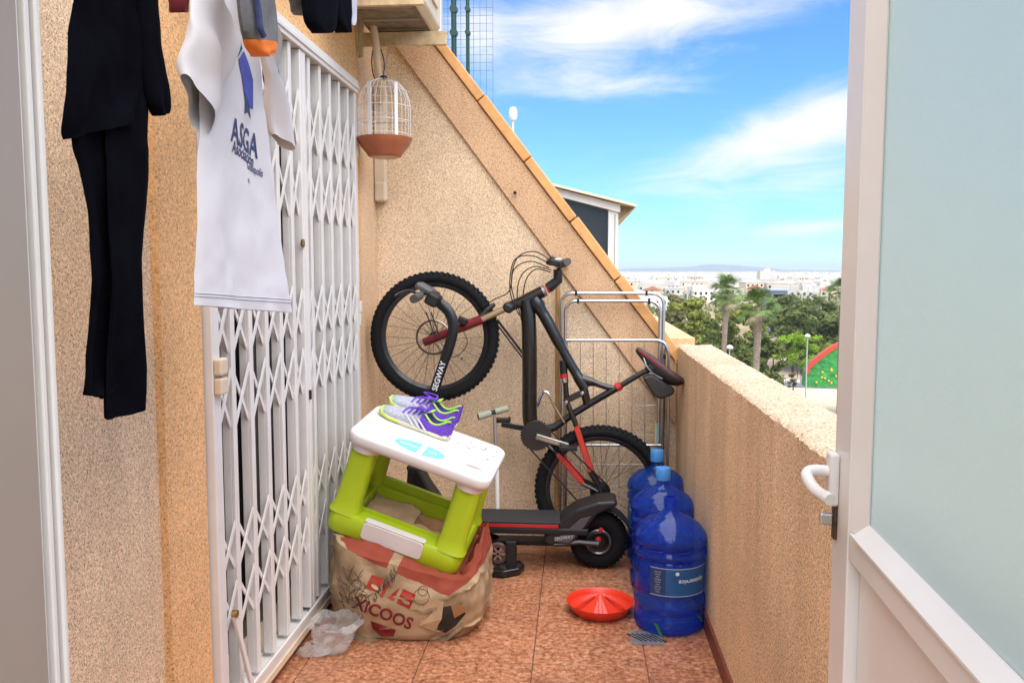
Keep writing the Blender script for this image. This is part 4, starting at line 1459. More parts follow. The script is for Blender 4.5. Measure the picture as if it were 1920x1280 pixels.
ztp = DH + .0012
g = ell(-.012, -.118, .105, .050, PI / 2 + .03, 1.5 * PI - .03)
MB().add([(x, y, ztp) for x, y in g], [tuple(range(len(g)))]).build('blue_print', M_BLUE, tp, smooth=False, fixn=False)
g = ell(.004, -.118, .085, .050, -PI / 2 + .03, PI / 2 - .03)
MB().add([(x, y, ztp) for x, y in g], [tuple(range(len(g)))]).build('blue_print', M_BLUE, tp, smooth=False, fixn=False)
for txt, sz, cx, cy in (('notes', .034, -.058, -.118), ('art', .030, .040, -.118)):
    v, f = text_geo(txt, sz, .0003)
    MB().add([(x + cx, y + cy, ztp + .0008) for x, y in v], f).build('lettering', M_DTOP, tp, smooth=False, fixn=False)
g = ell(.205, -.105, .034, .011, 0, 2 * PI, 20)[:-1]
MB().add([(x, y, ztp) for x, y in g], [tuple(range(len(g)))]).build('pen_groove', pm('groove_grey', (.42, .36, .33), .6), tp, smooth=False, fixn=False)
g = [(x - .245, y - .035) for x, y in rrect(.05, .022, .003, 2)]
MB().add([(x, y, ztp) for x, y in g], [tuple(range(len(g)))]).build('sticker', pm('faded_sticker', (.60, .60, .48), .6), tp, smooth=False, fixn=False)
rnd = random.Random(5)
sc_ = MB()
for k in range(26):
    x, y = .10 + rnd.random() * .16, -.02 + rnd.random() * .14
    pts = [Vector((x, y, ztp))]
    for j in range(3):
        pts.append(pts[-1] + Vector((rnd.uniform(-.012, .012), rnd.uniform(-.008, .008), 0)))
    sc_.tube(pts, .0007, 3)
tag(sc_.build('pen_scribble', pm('scribble_ink', (.25, .22, .35), .7), tp), None, kind='stuff')
# base ring
bw_, bd_ = .555, .40
bs = MB()
ob, ib = rrect(bw_, bd_, .05, 5), rrect(bw_ - .20, bd_ - .17, .02, 5)
n = len(ob)
lv = [(0.004, .0), (.0, .012), (.0, .070), (.010, .086)]
rings = [[Vector((x * (1 - 2 * i / bw_), y * (1 - 2 * i / bd_), z)) for x, y in ob] for i, z in lv]
rings += [[Vector((x, y, .086)) for x, y in ib], [Vector((x, y, .0)) for x, y in ib]]
bs.loft(rings + [rings[0]], cap=False)
base = bs.build('base_frame', M_LIME, desk, ang=50)
MB().loft([[Vector((x, y, z)) for x, y in ib2] for ib2, z in ((rrect(bw_ - .188, bd_ - .158, .024, 5), .0865), (rrect(bw_ - .188, bd_ - .158, .024, 5), .098), (rrect(bw_ - .206, bd_ - .176, .018, 5), .098), (rrect(bw_ - .206, bd_ - .176, .018, 5), .0))], cap=False).build('inner_lip', M_LIME, base, ang=50)
pl_ = [(x - .0, z + .052) for x, z in rrect(.25, .070, .016, 4)]
MB().prism([(x, -bd_ / 2 - .0005, z) for x, z in pl_], (0, -.006, 0)).build('front_plate', M_DTOP, base, smooth=False, bevel=.002)
pt_ = [(x - .0, y - bd_ / 2 + .018) for x, y in rrect(.25, .034, .010, 4)]
MB().prism([(x, y, .0865) for x, y in pt_], (0, 0, .004)).build('front_plate', M_DTOP, base, smooth=False, bevel=.0015)
# four moulded posts
for sx in (-1, 1):
    for sy in (-1, 1):
        a_ = Vector((sx * (bw_ / 2 - .058), sy * (bd_ / 2 - .055), .080))
        b_ = Vector((sx * (DW / 2 - .075), sy * (DD / 2 - .070), DH - .075))
        rr = []
        for t in (0, .08, .2, .5, .8, 1):
            c_ = a_.lerp(b_, t)
            s_ = 1.25 if t == 0 else 1.08 if t == .08 else 1
            rr.append([c_ + Vector((x * s_, y * s_, 0)) for x, y in rrect(.104, .086, .032, 4)])
        po = MB().loft(rr).build('post', M_LIME, desk, ang=50)
        MB().lathe([(.040, -.004), (.056, .0), (.060, .03)], b_, 20).build('post_collar', M_DTOP, po)
MB().bar((-.20, bd_ / 2 - .06, .10), (.20, bd_ / 2 - .06, .10), .07, .02).build('rear_rail', M_LIME, desk, smooth=False, bevel=.006)
for sx in (-1, 1):
    MB().bar((sx * .215, -.10, .085), (sx * .215, .12, .115), .05, .016, (1, 0, 0)).build('side_rail', M_LIME, desk, smooth=False, bevel=.006)


# ------------------------------------------------------------------ trainers on the desk
def trainer(label, px, py, ang, seed):
    d = ray(px, py)
    inv = DM.inverted()
    o_, dd = inv @ EYE, (inv.to_3x3() @ d)
    t = (DH + .001 - o_.z) / dd.z
    c = o_ + dd * t
    M_ = DM @ Matrix.Translation(c) @ Matrix.Rotation(ang, 4, 'Z')
    sh = thing('trainer_shoe', label, 'shoe', M_.translation, 'pair of trainers on the desk', rot=M_.to_euler())
    sh.scale = (1.22, 1.12, .80)
    # local: +x heel, -x toe, length .26
    secs = [(-.128, .018, .004), (-.118, .034, .003), (-.085, .046, .0), (-.03, .046, .0), (.03, .038, .0), (.085, .037, .0), (.118, .030, .001), (.128, .016, .002)]
    lo = MB()
    lo.loft([[Vector((x, y * hw, z)) for y, z in ((-1, .004 + lift * 2), (-1, .022 + lift * 3), (1, .022 + lift * 3), (1, .004 + lift * 2), (.9, lift), (-.9, lift))] for x, hw, lift in secs])
    lo.build('sole', pm('shoe_sole', (.66, .66, .48), .5, var=(15, .25)), sh, bevel=.003)
    toe = MB().loft([[Vector((x, y * (hw + .001), z)) for y, z in ((-1, .006 + l), (-1, .020 + l * 2), (1, .020 + l * 2), (1, .006 + l))] for x, hw, l in ((-.131, .015, .008), (-.119, .036, .006), (-.085, .048, .0), (-.045, .048, 0))])
    toe.build('sole_toe', pm('neon_yellow', (.58, .72, .10), .5), sh, bevel=.003)

    def upper(x0, x1, name, mat_, grow=0.0):
        prof_ = [(-.122, .030, .040), (-.10, .042, .052), (-.06, .045, .066), (-.01, .042, .084), (.03, .038, .094), (.07, .036, .088), (.10, .034, .096), (.120, .026, .108), (.127, .014, .112)]
        rr_ = []
        for i in range(25):
            x = -.122 + .249 * i / 24
            if x < x0 - .001 or x > x1 + .001:
                continue
            for (a0, b0, c0_), (a1, b1, c1_) in zip(prof_[:-1], prof_[1:]):
                if a0 <= x <= a1 + 1e-6:
                    t_ = (x - a0) / (a1 - a0)
                    hw, h = b0 + (b1 - b0) * t_, c0_ + (c1_ - c0_) * t_
                    break
            ring = []
            for k in range(13):
                a_ = PI * k / 12
                yy = math.cos(a_)
                zz = .020 + (h - .020) * (math.sin(a_) ** .75)
                ring.append(Vector((x, yy * (hw + grow) * (1 - .25 * max(0, math.sin(a_) - .6)), zz + grow)))
            if len(ring):
                rr_.append(ring)
        return MB().loft(rr_, closed=False).build(name, mat_, sh, ang=70, fixn=False)
    M_GREYM = pm('grey_mesh', (.40, .41, .48), .75, var=(120, .3), bump=(260, .4, .002))
    M_PURP = pm('purple_fabric', (.14, .045, .46), .7, var=(60, .2), bump=(260, .3, .002))
    upper(-.122, .03, 'vamp', M_GREYM)
    upper(-.122, -.095, 'toe_cap', pm('green_grey_mesh', (.35, .45, .38), .75, var=(100, .3)), .0012)
    # quarter with an opening at the top: side walls only
    for sgn in (-1, 1):
        rr_ = []
        for i in range(12):
            x = .02 + .106 * i / 11
            t_ = i / 11
            hw = .039 - .006 * t_ - (.012 * max(0, t_ - .8) / .2)
            top = .094 - .040 * math.sin(PI * min(1, t_ * 1.15)) * .85 + .020 * max(0, t_ - .75) / .25
            rr_.append([Vector((x, sgn * hw * s_, z)) for s_, z in ((1.0, .020), (1.02, .035), (.98, .020 + (top - .02) * .6), (.86, top), (.78, top - .002), (.74, .04))])
        MB().loft(rr_, closed=False).build('quarter', M_PURP, sh, ang=70, fixn=False)
        # three pale stripes
        for k in range(3):
            x = -.035 + k * .022
            MB().add([Vector((x + dx, sgn * hw_, z)) for dx, hw_, z in ((.034, .0462, .026), (.044, .0462, .026), (.008, .0405, .066), (.0, .0405, .066))], [(0, 1, 2, 3)]).build('stripe', pm('pale_stripe', (.74, .74, .72), .5), sh, smooth=False, fixn=False)
        rr_ = [[Vector((.03 + .09 * i / 8, sgn * .028, .095 - .038 * math.sin(PI * min(1, i / 8 * 1.1)) + .012 * (i / 8)))] for i in range(9)]
        MB().tube([r[0] for r in rr_], .0045, 6).build('collar', pm('neon_green', (.36, .68, .10), .6), sh)
    MB().loft([[Vector((.118 + .010 * math.cos(a_) * 1, .026 * math.sin(a_), z)) for a_ in [(-PI / 2 + PI * k / 8) for k in range(9)]] for z in (.02, .06, .095, .118)], closed=False).build('heel_counter', M_PURP, sh, ang=70, fixn=False)
    MB().loft([[Vector((x, y, .040)) for x, y in rrect(.085, .044, .02, 4, .068, 0)], [Vector((x, y, .041)) for x, y in rrect(.084, .043, .02, 4, .068, 0)]]).build('insole', MATS['neon_green'], sh)
    MB().loft([[Vector((.015, -.020, .086)), Vector((.015, .020, .086))], [Vector((.045, -.022, .112)), Vector((.045, .022, .112))], [Vector((.052, -.018, .118)), Vector((.052, .018, .118))]], closed=False).build('tongue', MATS['neon_green'], sh, fixn=False)
    r_ = random.Random(seed)
    for k in range(5):
        x = -.045 + k * .018
        h = .072 + k * .0065
        MB().tube(spline([Vector((x, -.030, h - .010)), Vector((x + .006, 0, h + .008)), Vector((x + .012, .030, h - .006))], 4), .0036, 5).build('lace', M_PURP, sh)
    for k in range(4):
        s_ = r_.choice((-1, 1))
        MB().tube(spline([Vector((.028, 0, .105)), Vector((.02 + r_.uniform(-.02, .02), s_ * .02, .118)), Vector((r_.uniform(-.03, .03), s_ * .032, .105)), Vector((.02, 0, .104))], 5), .0032, 5).build('lace_bow', M_PURP, sh)


trainer('grey and purple trainer nearest the viewer on the desk top', 778, 798, math.radians(-5), 2)
trainer('purple and neon green trainer standing behind the other on the desk', 793, 777, math.radians(-2), 3)

# ------------------------------------------------------------------ torn paper sack under the desk
sack = thing('paper_sack', "brown paper sack with red print, slumped under the child's desk", 'sack', (-.66, 3.27, 0))


def sack_mat():
    m = bpy.data.materials.new('printed_kraft_paper')
    m.use_nodes = True
    N, L_ = m.node_tree.nodes, m.node_tree.links
    b = N['Principled BSDF']
    b.inputs['Roughness'].default_value = .8
    tc = N.new('ShaderNodeTexCoord')
    n = N.new('ShaderNodeTexNoise')
    n.inputs['Scale'].default_value = 9
    n.inputs['Detail'].default_value = 7
    L_.new(tc.outputs['Object'], n.inputs['Vector'])
    r = N.new('ShaderNodeValToRGB')
    e = r.color_ramp.elements
    e[0].position, e[0].color = .30, (.19, .115, .058, 1)
    e[1].position, e[1].color = .55, (.44, .305, .175, 1)
    L_.new(n.outputs['Fac'], r.inputs[0])
    # printed red band across the shoulder of the sack: above a slanting line in sack space
    sp_ = N.new('ShaderNodeSeparateXYZ')
    L_.new(tc.outputs['Object'], sp_.inputs[0])

    def mt(op, a_, b_=None):
        q_ = N.new('ShaderNodeMath')
        q_.operation = op
        for i, v_ in enumerate((a_, b_)):
            if v_ is None:
                continue
            if isinstance(v_, (int, float)):
                q_.inputs[i].default_value = v_
            else:
                L_.new(v_, q_.inputs[i])
        return q_.outputs[0]
    h = mt('ADD', sp_.outputs[2], mt('MULTIPLY', sp_.outputs[0], .42))
    n2 = N.new('ShaderNodeTexNoise')
    n2.inputs['Scale'].default_value = 30
    L_.new(tc.outputs['Object'], n2.inputs['Vector'])
    h = mt('ADD', h, mt('MULTIPLY', mt('SUBTRACT', n2.outputs['Fac'], .5), .012))
    k1 = mt('GREATER_THAN', h, mt('ADD', mt('MULTIPLY', mt('MAXIMUM', mt('SUBTRACT', sp_.outputs[0], .19), 0.0), 1.0), .268))
    k2 = mt('LESS_THAN', h, .52)
    gap = mt('GREATER_THAN', mt('ABSOLUTE', mt('ADD', sp_.outputs[0], mt('ADD', mt('MULTIPLY', sp_.outputs[2], -.35), .125))), .020)
    k = mt('MULTIPLY', mt('MULTIPLY', k1, k2), gap)
    mx = N.new('ShaderNodeMixRGB')
    n3 = N.new('ShaderNodeTexNoise')
    n3.inputs['Scale'].default_value = 24
    n3.inputs['Detail'].default_value = 6
    L_.new(tc.outputs['Object'], n3.inputs['Vector'])
    rr_ = N.new('ShaderNodeValToRGB')
    rr_.color_ramp.elements[0].color = (.20, .018, .008, 1)
    rr_.color_ramp.elements[1].color = (.33, .05, .022, 1)
    L_.new(n3.outputs['Fac'], rr_.inputs[0])
    L_.new(mt('MULTIPLY', k, .95), mx.inputs[0])
    L_.new(r.outputs[0], mx.inputs[1])
    L_.new(rr_.outputs[0], mx.inputs[2])
    L_.new(mx.outputs[0], b.inputs['Base Color'])
    bp_ = N.new('ShaderNodeBump')
    bp_.inputs['Strength'].default_value = .5
    bp_.inputs['Distance'].default_value = .012
    L_.new(n.outputs['Fac'], bp_.inputs['Height'])
    L_.new(bp_.outputs[0], b.inputs['Normal'])
    return m


from mathutils import noise as mnoise


def sack_pt(a, v):
    """a: angle round the sack, v: 0 floor .. 1 top centre"""
    ca, sa = math.cos(a), math.sin(a)
    e = .62
    ex, ey = math.copysign(abs(ca) ** e, ca), math.copysign(abs(sa) ** e, sa)
    hx, hy = .295, .285
    # height of the shoulder: high on the left, low at front right, bulging up at the right rear
    x_, y_ = ex, ey
    top = .315 - .075 * x_ + .02 * y_ + .10 * max(0, x_ - .45) / .55 * min(1, max(0, y_ + .9))
    if v < .62:
        t = v / .62
        z = top * t
        bulge = 1 + .07 * math.sin(PI * min(1, t * 1.05)) - .08 * (1 - t) ** 3 * (1 if ca > -.2 else .2)
        s_ = bulge
    else:
        t = (v - .62) / .38
        z = top + .030 * math.sin(t * PI / 2) - .02 * t
        s_ = (1 + .0) * (1 - t) ** .8
    px_ = -.655 + hx * x_ * s_
    py_ = 3.275 + hy * y_ * s_
    p = Vector((px_, py_, z))
    w = mnoise.noise(p * 7) * .022 + mnoise.noise(p * 19) * .010
    cr_ = abs(mnoise.noise(p * 5 + Vector((3, 1, 7))))
    w += (.03 - cr_) * .5 if cr_ < .03 else 0
    out = Vector((ca, sa, 0))
    p += out * w * (1 if v > .02 else .4) + Vector((0, 0, mnoise.noise(p * 6 + Vector((9, 0, 0))) * .012 * min(1, v * 3)))
    p.x = max(p.x, -.985)
    p.z = max(p.z, .003)
    # keep under the desk
    q_ = DM.inverted() @ p
    if abs(q_.x) < .30 and abs(q_.y) < .21 and q_.z > -.004:
        p = DM @ Vector((q_.x, q_.y, -.004))
    return p


NA, NV = 110, 46
rings = [[sack_pt(2 * PI * i / NA, j / NV * .985) for i in range(NA)] for j in range(NV + 1)]
sk = MB().loft(rings)
sack_bvh = BVHTree.FromPolygons([tuple(p) for p in sk.v], sk.f)
M_SACK = sack_mat()
body = sk.build('paper_body', M_SACK, sack, ang=60)


def on_sack(px, py, lift=.0022):
    d = ray(px, py).normalized()
    h = sack_bvh.ray_cast(EYE, d)
    if h[0] is None:
        return at(px, py, Y=3.02)
    return h[0] - d * lift


M_SRED = pm('red_ink', (.36, .035, .016), .75, var=(50, .25))
M_SDK = pm('dark_red_ink', (.20, .014, .012), .75, var=(50, .3))


def sack_print(name, polys, mat_):
    m_ = MB()
    for poly in polys:
        # fine subdivision so that the print follows the creases
        c_ = (sum(p[0] for p in poly) / len(poly), sum(p[1] for p in poly) / len(poly))
        ring_n = 5
        e_ = []
        for a_, b_ in zip(poly, poly[1:] + poly[:1]):
            for k in range(6):
                e_.append((a_[0] + (b_[0] - a_[0]) * k / 6, a_[1] + (b_[1] - a_[1]) * k / 6))
        rings_ = [[on_sack(c_[0] + (x - c_[0]) * s_, c_[1] + (y - c_[1]) * s_) for x, y in e_] for s_ in (.02, .25, .5, .75, 1.0)]
        m_.loft(rings_, cap=False)
    return m_.build(name, mat_, sack, ang=80, fixn=False)


# blocky letter squares (print lies aslant, upside down towards the viewer)
sack_print('printed_letter', [[(697, 1077), (720, 1084), (709, 1111), (685, 1101)]], M_SRED)
sack_print('printed_letter', [[(727, 1089), (731, 1091), (718, 1120), (712, 1117)]], M_SRED)
sack_print('printed_letter', [[(749, 1101), (738, 1126), (726, 1120)]], M_SRED)
sack_print('printed_letter', [[(756, 1103), (780, 1114), (768, 1141), (743, 1130)]], M_SRED)
M_KR = pm('kraft_plain', (.52, .36, .21), .8, var=(14, .2))
for c_, rx, ry in (((703, 1100), 7, 5), ((760, 1126), 8, 6)):
    sk2 = [(c_[0] + rx * math.cos(t) + ry * .3 * math.sin(t), c_[1] + ry * math.sin(t) + rx * .4 * math.cos(t)) for t in [2 * PI * k / 12 for k in range(12)]]
    m_ = MB().add([on_sack(x, y, .0040) for x, y in sk2], [tuple(range(12))])
    m_.build('letter_counter', M_KR, sack, smooth=False, fixn=False)
v, f = text_geo('XICOOS', 31, .9)
rot = math.radians(21)
m_ = MB().add([on_sack(718 + x * math.cos(rot) + y * math.sin(rot), 1150 + x * math.sin(rot) - y * math.cos(rot)) for x, y in v], f)
m_.build('printed_lettering', M_SDK, sack, smooth=False, fixn=False)
sack_print('printed_emblem', [[(694, 1163), (742, 1180), (738, 1192), (714, 1192), (699, 1178)]], M_SDK)
# sprig drawing in black ink
tw = MB()
rt = random.Random(11)
for k in range(34):
    x, y = rt.uniform(648, 690), rt.uniform(1085, 1150)
    pts = [on_sack(x, y, .003)]
    a_ = rt.uniform(-2.4, -.7)
    for j in range(5):
        x += math.cos(a_) * 6
        y += math.sin(a_) * 6
        a_ += rt.uniform(-.4, .4)
        pts.append(on_sack(x, y, .003))
    tw.tube(pts, .0008, 4)
for k in range(26):
    t = k / 26
    x, y = 741 - 40 * t + rt.uniform(-7, 7), 1062 + 60 * t + rt.uniform(-4, 4)
    pts = [on_sack(x, y, .003), on_sack(x + rt.uniform(-4, 4), y + rt.uniform(2, 7), .003), on_sack(x + rt.uniform(-5, 5), y + rt.uniform(6, 12), .003)]
    tw.tube(pts, .001, 4)
for cx, cy, r_ in ((790, 1118, 15), (793, 1107, 9)):
    tw.tube([on_sack(cx + r_ * math.cos(2 * PI * k / 16), cy + r_ * math.sin(2 * PI * k / 16), .003) for k in range(17)], .0009, 4)
tag(tw.build('ink_sprig', pm('black_ink', (.02, .02, .02), .8), sack), None, kind='stuff')
# tear with dark contents at the lower right, loose flaps
sack_print('tear', [[(828, 1138), (866, 1130), (873, 1150), (855, 1172), (835, 1186), (820, 1180)]], pm('sack_inside', (.03, .022, .018), .9))
fl = [on_sack(px, py, l_) for px, py, l_ in ((800, 1120, .004), (832, 1128, .012), (828, 1160, .022), (815, 1182, .014), (786, 1172, .004))]
fo_ = MB().add(fl, [(0, 1, 2, 3, 4)]).build('torn_flap', M_KR, sack, smooth=False, fixn=False)
fo_.modifiers.new('s', 'SOLIDIFY').thickness = .001
fl = [on_sack(px, py, l_) for px, py, l_ in ((845, 1134, .004), (868, 1131, .010), (872, 1146, .014), (852, 1158, .008))]
fo_ = MB().add(fl, [(0, 1, 2, 3)]).build('torn_flap', pm('kraft_brown', (.36, .19, .08), .8), sack, smooth=False, fixn=False)
fo_.modifiers.new('s', 'SOLIDIFY').thickness = .001
# folded bottom seam
pts = [on_sack(px, py, .006) for px, py in ((655, 1185), (690, 1194), (730, 1200), (770, 1205), (798, 1204), (838, 1190), (868, 1165))]
seam = MB()
seam.loft([[p, p + Vector((0, -.012, -.018)), p + Vector((0, -.004, -.030))] for p in pts], closed=False)
o = seam.build('bottom_fold', pm('dirty_kraft', (.20, .13, .075), .85, var=(20, .5)), sack, fixn=False)
o.modifiers.new('s', 'SOLIDIFY').thickness = .003
# crumpled brown paper lying in the desk's base opening
cp = thing('crumpled_paper', "crumpled brown paper showing through the base of the child's desk", 'paper', DM @ Vector((0, 0, .01)))
for (x0, x1, y0, y1, z, col, nm) in ((-.170, .035, -.108, .108, .060, M_KR, 'sheet'), (.030, .170, -.03, .108, .050, MATS['kraft_brown'], 'sheet'), (-.02, .168, -.108, -.02, .058, M_KR, 'sheet')):
    g = []
    for i in range(10):
        row = []
        for j in range(10):
            q_ = Vector((x0 + (x1 - x0) * i / 9, y0 + (y1 - y0) * j / 9, z))
            q_.z += mnoise.noise(q_ * 22 + Vector((5, 2, 1))) * .018
            row.append(DM @ q_)
        g.append(row)
    MB().loft(g, closed=False).build(nm, col, cp, ang=70, fixn=False)

# ------------------------------------------------------------------ water bottles
M_BOT = pm('blue_polycarbonate', (.020, .092, .53), .07, var=(3, .12), coat=1.0)
_n, _l = M_BOT.node_tree.nodes, M_BOT.node_tree.links
_t = _n.new('ShaderNodeBsdfTransparent')
_t.inputs[0].default_value = (.24, .48, 1.0, 1)
_x = _n.new('ShaderNodeMixShader')
_x.inputs[0].default_value = .70
_l.new(_n['Principled BSDF'].outputs[0], _x.inputs[1])
_l.new(_t.outputs[0], _x.inputs[2])
_l.new(_x.outputs[0], _n['Material Output'].inputs[0])
M_CAPB = pm('light_blue_cap', (.07, .30, .72), .45, var=(20, .1))
BPROF = [(0, .010), (.09, .004), (.112, .0), (.128, .006), (.134, .020), (.135, .058), (.128, .070), (.127, .080), (.135, .092), (.135, .122), (.127, .134), (.1315, .148), (.1315, .264), (.126, .276), (.136, .288), (.137, .300), (.126, .311), (.1265, .322), (.137, .333),
         (.136, .352), (.130, .368), (.112, .392), (.085, .412), (.055, .426), (.034, .436), (.027, .448), (.0265, .495)]
BS = 1.035


def bottle(label, px, py, cap, ang):
    b_ = at(px, py, Z=0)
    bt_ = thing('water_bottle', label, 'water bottle', (b_.x, b_.y, .002), 'blue water bottles by the parapet')
    c_ = Vector((b_.x, b_.y, .002))
    top_r = [(r * BS, z * BS) for r, z in BPROF]
    bd = MB().lathe(top_r + ([(.021, .495 * BS), (.021, .45 * BS)] if not cap else [(0, .496 * BS)]), c_, 48).build('body', M_BOT, bt_, ang=60)
    if cap:
        MB().lathe([(.032, .462 * BS), (.033, .470 * BS), (.033, .508 * BS), (.030, .514 * BS), (.012, .514 * BS), (.010, .508 * BS), (0, .508 * BS)], c_, 24).build('cap', M_CAPB, bt_)
    # moulded grip lugs
    for k in range(8):
        t = 2 * PI * k / 8 + .3
        d = Vector((math.cos(t), math.sin(t), 0))
        MB().box(c_ + d * .131 * BS + Vector((0, 0, .317 * BS)), (.006, .05, .010), Matrix.Rotation(t, 3, 'Z')).build('grip_lug', M_BOT, bd, bevel=.003)
    # wrap-round label
    rl = .1330 * BS
    a0, a1 = ang - .95, ang + .95
    n_ = 28
    z0, z1 = .158 * BS, .258 * BS

    def arc(aa, bb, za, zb, r_):
        return [[c_ + Vector((math.cos(aa + (bb - aa) * i / n_) * r_, math.sin(aa + (bb - aa) * i / n_) * r_, z)) for z in (za, zb)] for i in range(n_ + 1)]
    lb = MB().loft(arc(a0, a1, z0, z1, rl), closed=False).build('label', pm('label_blue', (.012, .10, .30), .4, var=(4, .25)), bt_, fixn=False)
    for za, zb in ((z0 - .0025, z0), (z1, z1 + .0025)):
        MB().loft(arc(a0, a1, za, zb, rl + .0003), closed=False).build('label_edge', pm('label_rule', (.45, .55, .65), .4), lb, fixn=False)
    MB().loft(arc(a0, a0 + .45, z0 + .001, z1 - .001, rl + .0004), closed=False).build('label_panel', pm('label_dark', (.010, .045, .15), .4), lb, fixn=False)

    def ink(v2, fs, acen, zcen, mat_, nm):
        vv = [c_ + Vector((math.cos(acen - x / rl) * (rl + .001), math.sin(acen - x / rl) * (rl + .001), zcen - y)) for x, y in v2]
        MB().add(vv, fs).build(nm, mat_, lb, smooth=False, fixn=False)
    Mw = pm('label_white', (.66, .72, .80), .4)
    v_, f_ = text_geo('aquaservice', .025, .0004)
    ink(v_, f_, ang + .28, (z0 + z1) / 2 + .004, Mw, 'lettering')
    ci = [(.0075 * math.cos(2 * PI * k / 14), .0075 * math.sin(2 * PI * k / 14)) for k in range(14)]
    ink(ci, [tuple(range(14))], ang - .18, z1 - .016, Mw, 'logo_dot')
    for k in range(9):
        v_, f_ = text_geo('il ' * (3 + k % 3), .0075, 0)
        ink(v_, f_, a0 + .22, z0 + .012 + k * .0098, Mw, 'small_print')
    for aa, zz, ln, rr_ in ((ang - .75, .050, .05, .5), (ang + .50, .072, .03, .9)):
        if 'frontmost' in label:
            st2 = [(-.008, 0), (.008, 0), (.006 + ln * rr_, -ln), (-.006 + ln * rr_, -ln)]
            vv = [c_ + Vector((math.cos(aa + x / rl) * (rl + .0055), math.sin(aa + x / rl) * (rl + .0055), zz * BS + y)) for x, y in st2]
            MB().add(vv, [(0, 1, 2, 3)]).build('green_patch', pm('green_patch', (.03, .16, .07), .6), bd, smooth=False, fixn=False)  # flat slanted green patch low on the bottle
    return bt_


bottle('frontmost blue water bottle without a cap beside the red feeder', 1254, 1168, False, -PI / 2 + .28)
bottle('middle blue water bottle with light blue cap, directly behind the uncapped one', 1240, 1096, True, -PI / 2 + 1.2)
bottle('rearmost blue water bottle with light blue cap near the scooter wheel', 1229, 1044, True, -PI / 2 - 1.0)

# floor drain under the front bottle
dc = at(1212, 1196, Z=0)
dg = thing('floor_drain', 'square metal floor drain grate half under the front water bottle', 'drain', (dc.x, dc.y, 0))
MB().b2(dc.x - .06, dc.x + .06, dc.y - .06, dc.y + .06, .0012, .003).build('plate', pm('drain_steel', (.45, .43, .42), .4, .7, var=(30, .3)), dg, smooth=False)
for i in range(6):
    x = dc.x - .045 + i * .018
    MB().box((x, dc.y, .0036), (.006, .085, .0008), Matrix.Rotation(.7, 3, 'Z')).build('slot', M_BLACK, dg, smooth=False)

# red plastic feeder dish with ridged cone
fc = at(1125, 1146, Z=0)
fd = thing('feeder_dish', 'red plastic poultry feeder dish with a ridged centre cone on the tiles', 'dish', (fc.x, fc.y, 0))
M_FEED = pm('red_plastic', (.74, .045, .018), .35, var=(6, .06))
MB().lathe([(0, .002), (.085, .002), (.112, .006), (.128, .030), (.134, .048), (.138, .050), (.136, .044), (.126, .026), (.104, .010), (0, .010)], fc, 48).build('bowl', M_FEED, fd, ang=60)
cn = MB()
pk_ = fc + Vector((.0, 0, .078))
nb = 8
ring = []
for k in range(nb):
    t = 2 * PI * k / nb + PI / 8
    ring.append(fc + Vector((math.cos(t) * .088, math.sin(t) * .088, .011)))
cn.add([pk_] + ring, [(0, 1 + k, 1 + (k + 1) % nb) for k in range(nb)])
cn.build('cone', M_FEED, fd, smooth=False)
for k in range(4):
    t = 2 * PI * k / 4 + PI / 4 - .785
    d = Vector((math.cos(t), math.sin(t), 0))
    MB().bar(fc + d * .02 + Vector((0, 0, .066)), fc + d * .10 + Vector((0, 0, .018)), .006, .014, (-d.y, d.x, 0)).build('ridge', M_FEED, fd, smooth=False, bevel=.002)

# crumpled clear plastic tub by the door track
pc = at(622, 1218, Z=0)
tubm = pm('clear_plastic', (.88, .86, .84), .22, trans=.5, alpha=.42, bump=(30, .6, .01))
rg = []
for j in range(14):
    t = j / 13
    row = []
    for i in range(30):
        a_ = 2 * PI * i / 30
        r_ = .048 + .034 * t
        p = Vector((math.cos(a_) * r_ * 1.15, math.sin(a_) * r_, .004 + .115 * t))
        w_ = mnoise.noise(p * 26 + Vector((4, 0, 2))) * .030 * (.3 + t)
        p += Vector((math.cos(a_), math.sin(a_), 0)) * w_ + Vector((.015 * t, 0, mnoise.noise(p * 30) * .02 * t))
        row.append(pc + p)
    rg.append(row)
pb = MB().loft(rg, cap=False)
pb.add(rg[0], [tuple(range(30))])
tb = thing('plastic_tub', 'crumpled clear plastic tub on the floor beside the door track', 'plastic tub', (pc.x, pc.y, 0))
o = pb.build('tub', tubm, tb, ang=30, fixn=False)
rg = []
for j in range(8):
    row = []
    for i in range(26):
        a_ = 2 * PI * i / 26
        r_ = .012 + .050 * j / 7
        p = Vector((-.055 + math.cos(a_) * r_ * 1.1, -.035 + math.sin(a_) * r_ * .8, .006 + .03 * (1 - (j / 7) ** 2)))
        p.z += abs(mnoise.noise(p * 35)) * .018
        row.append(pc + p)
    rg.append(row)
MB().loft(rg, cap=False).build('film', tubm, tb, ang=30, fixn=False)

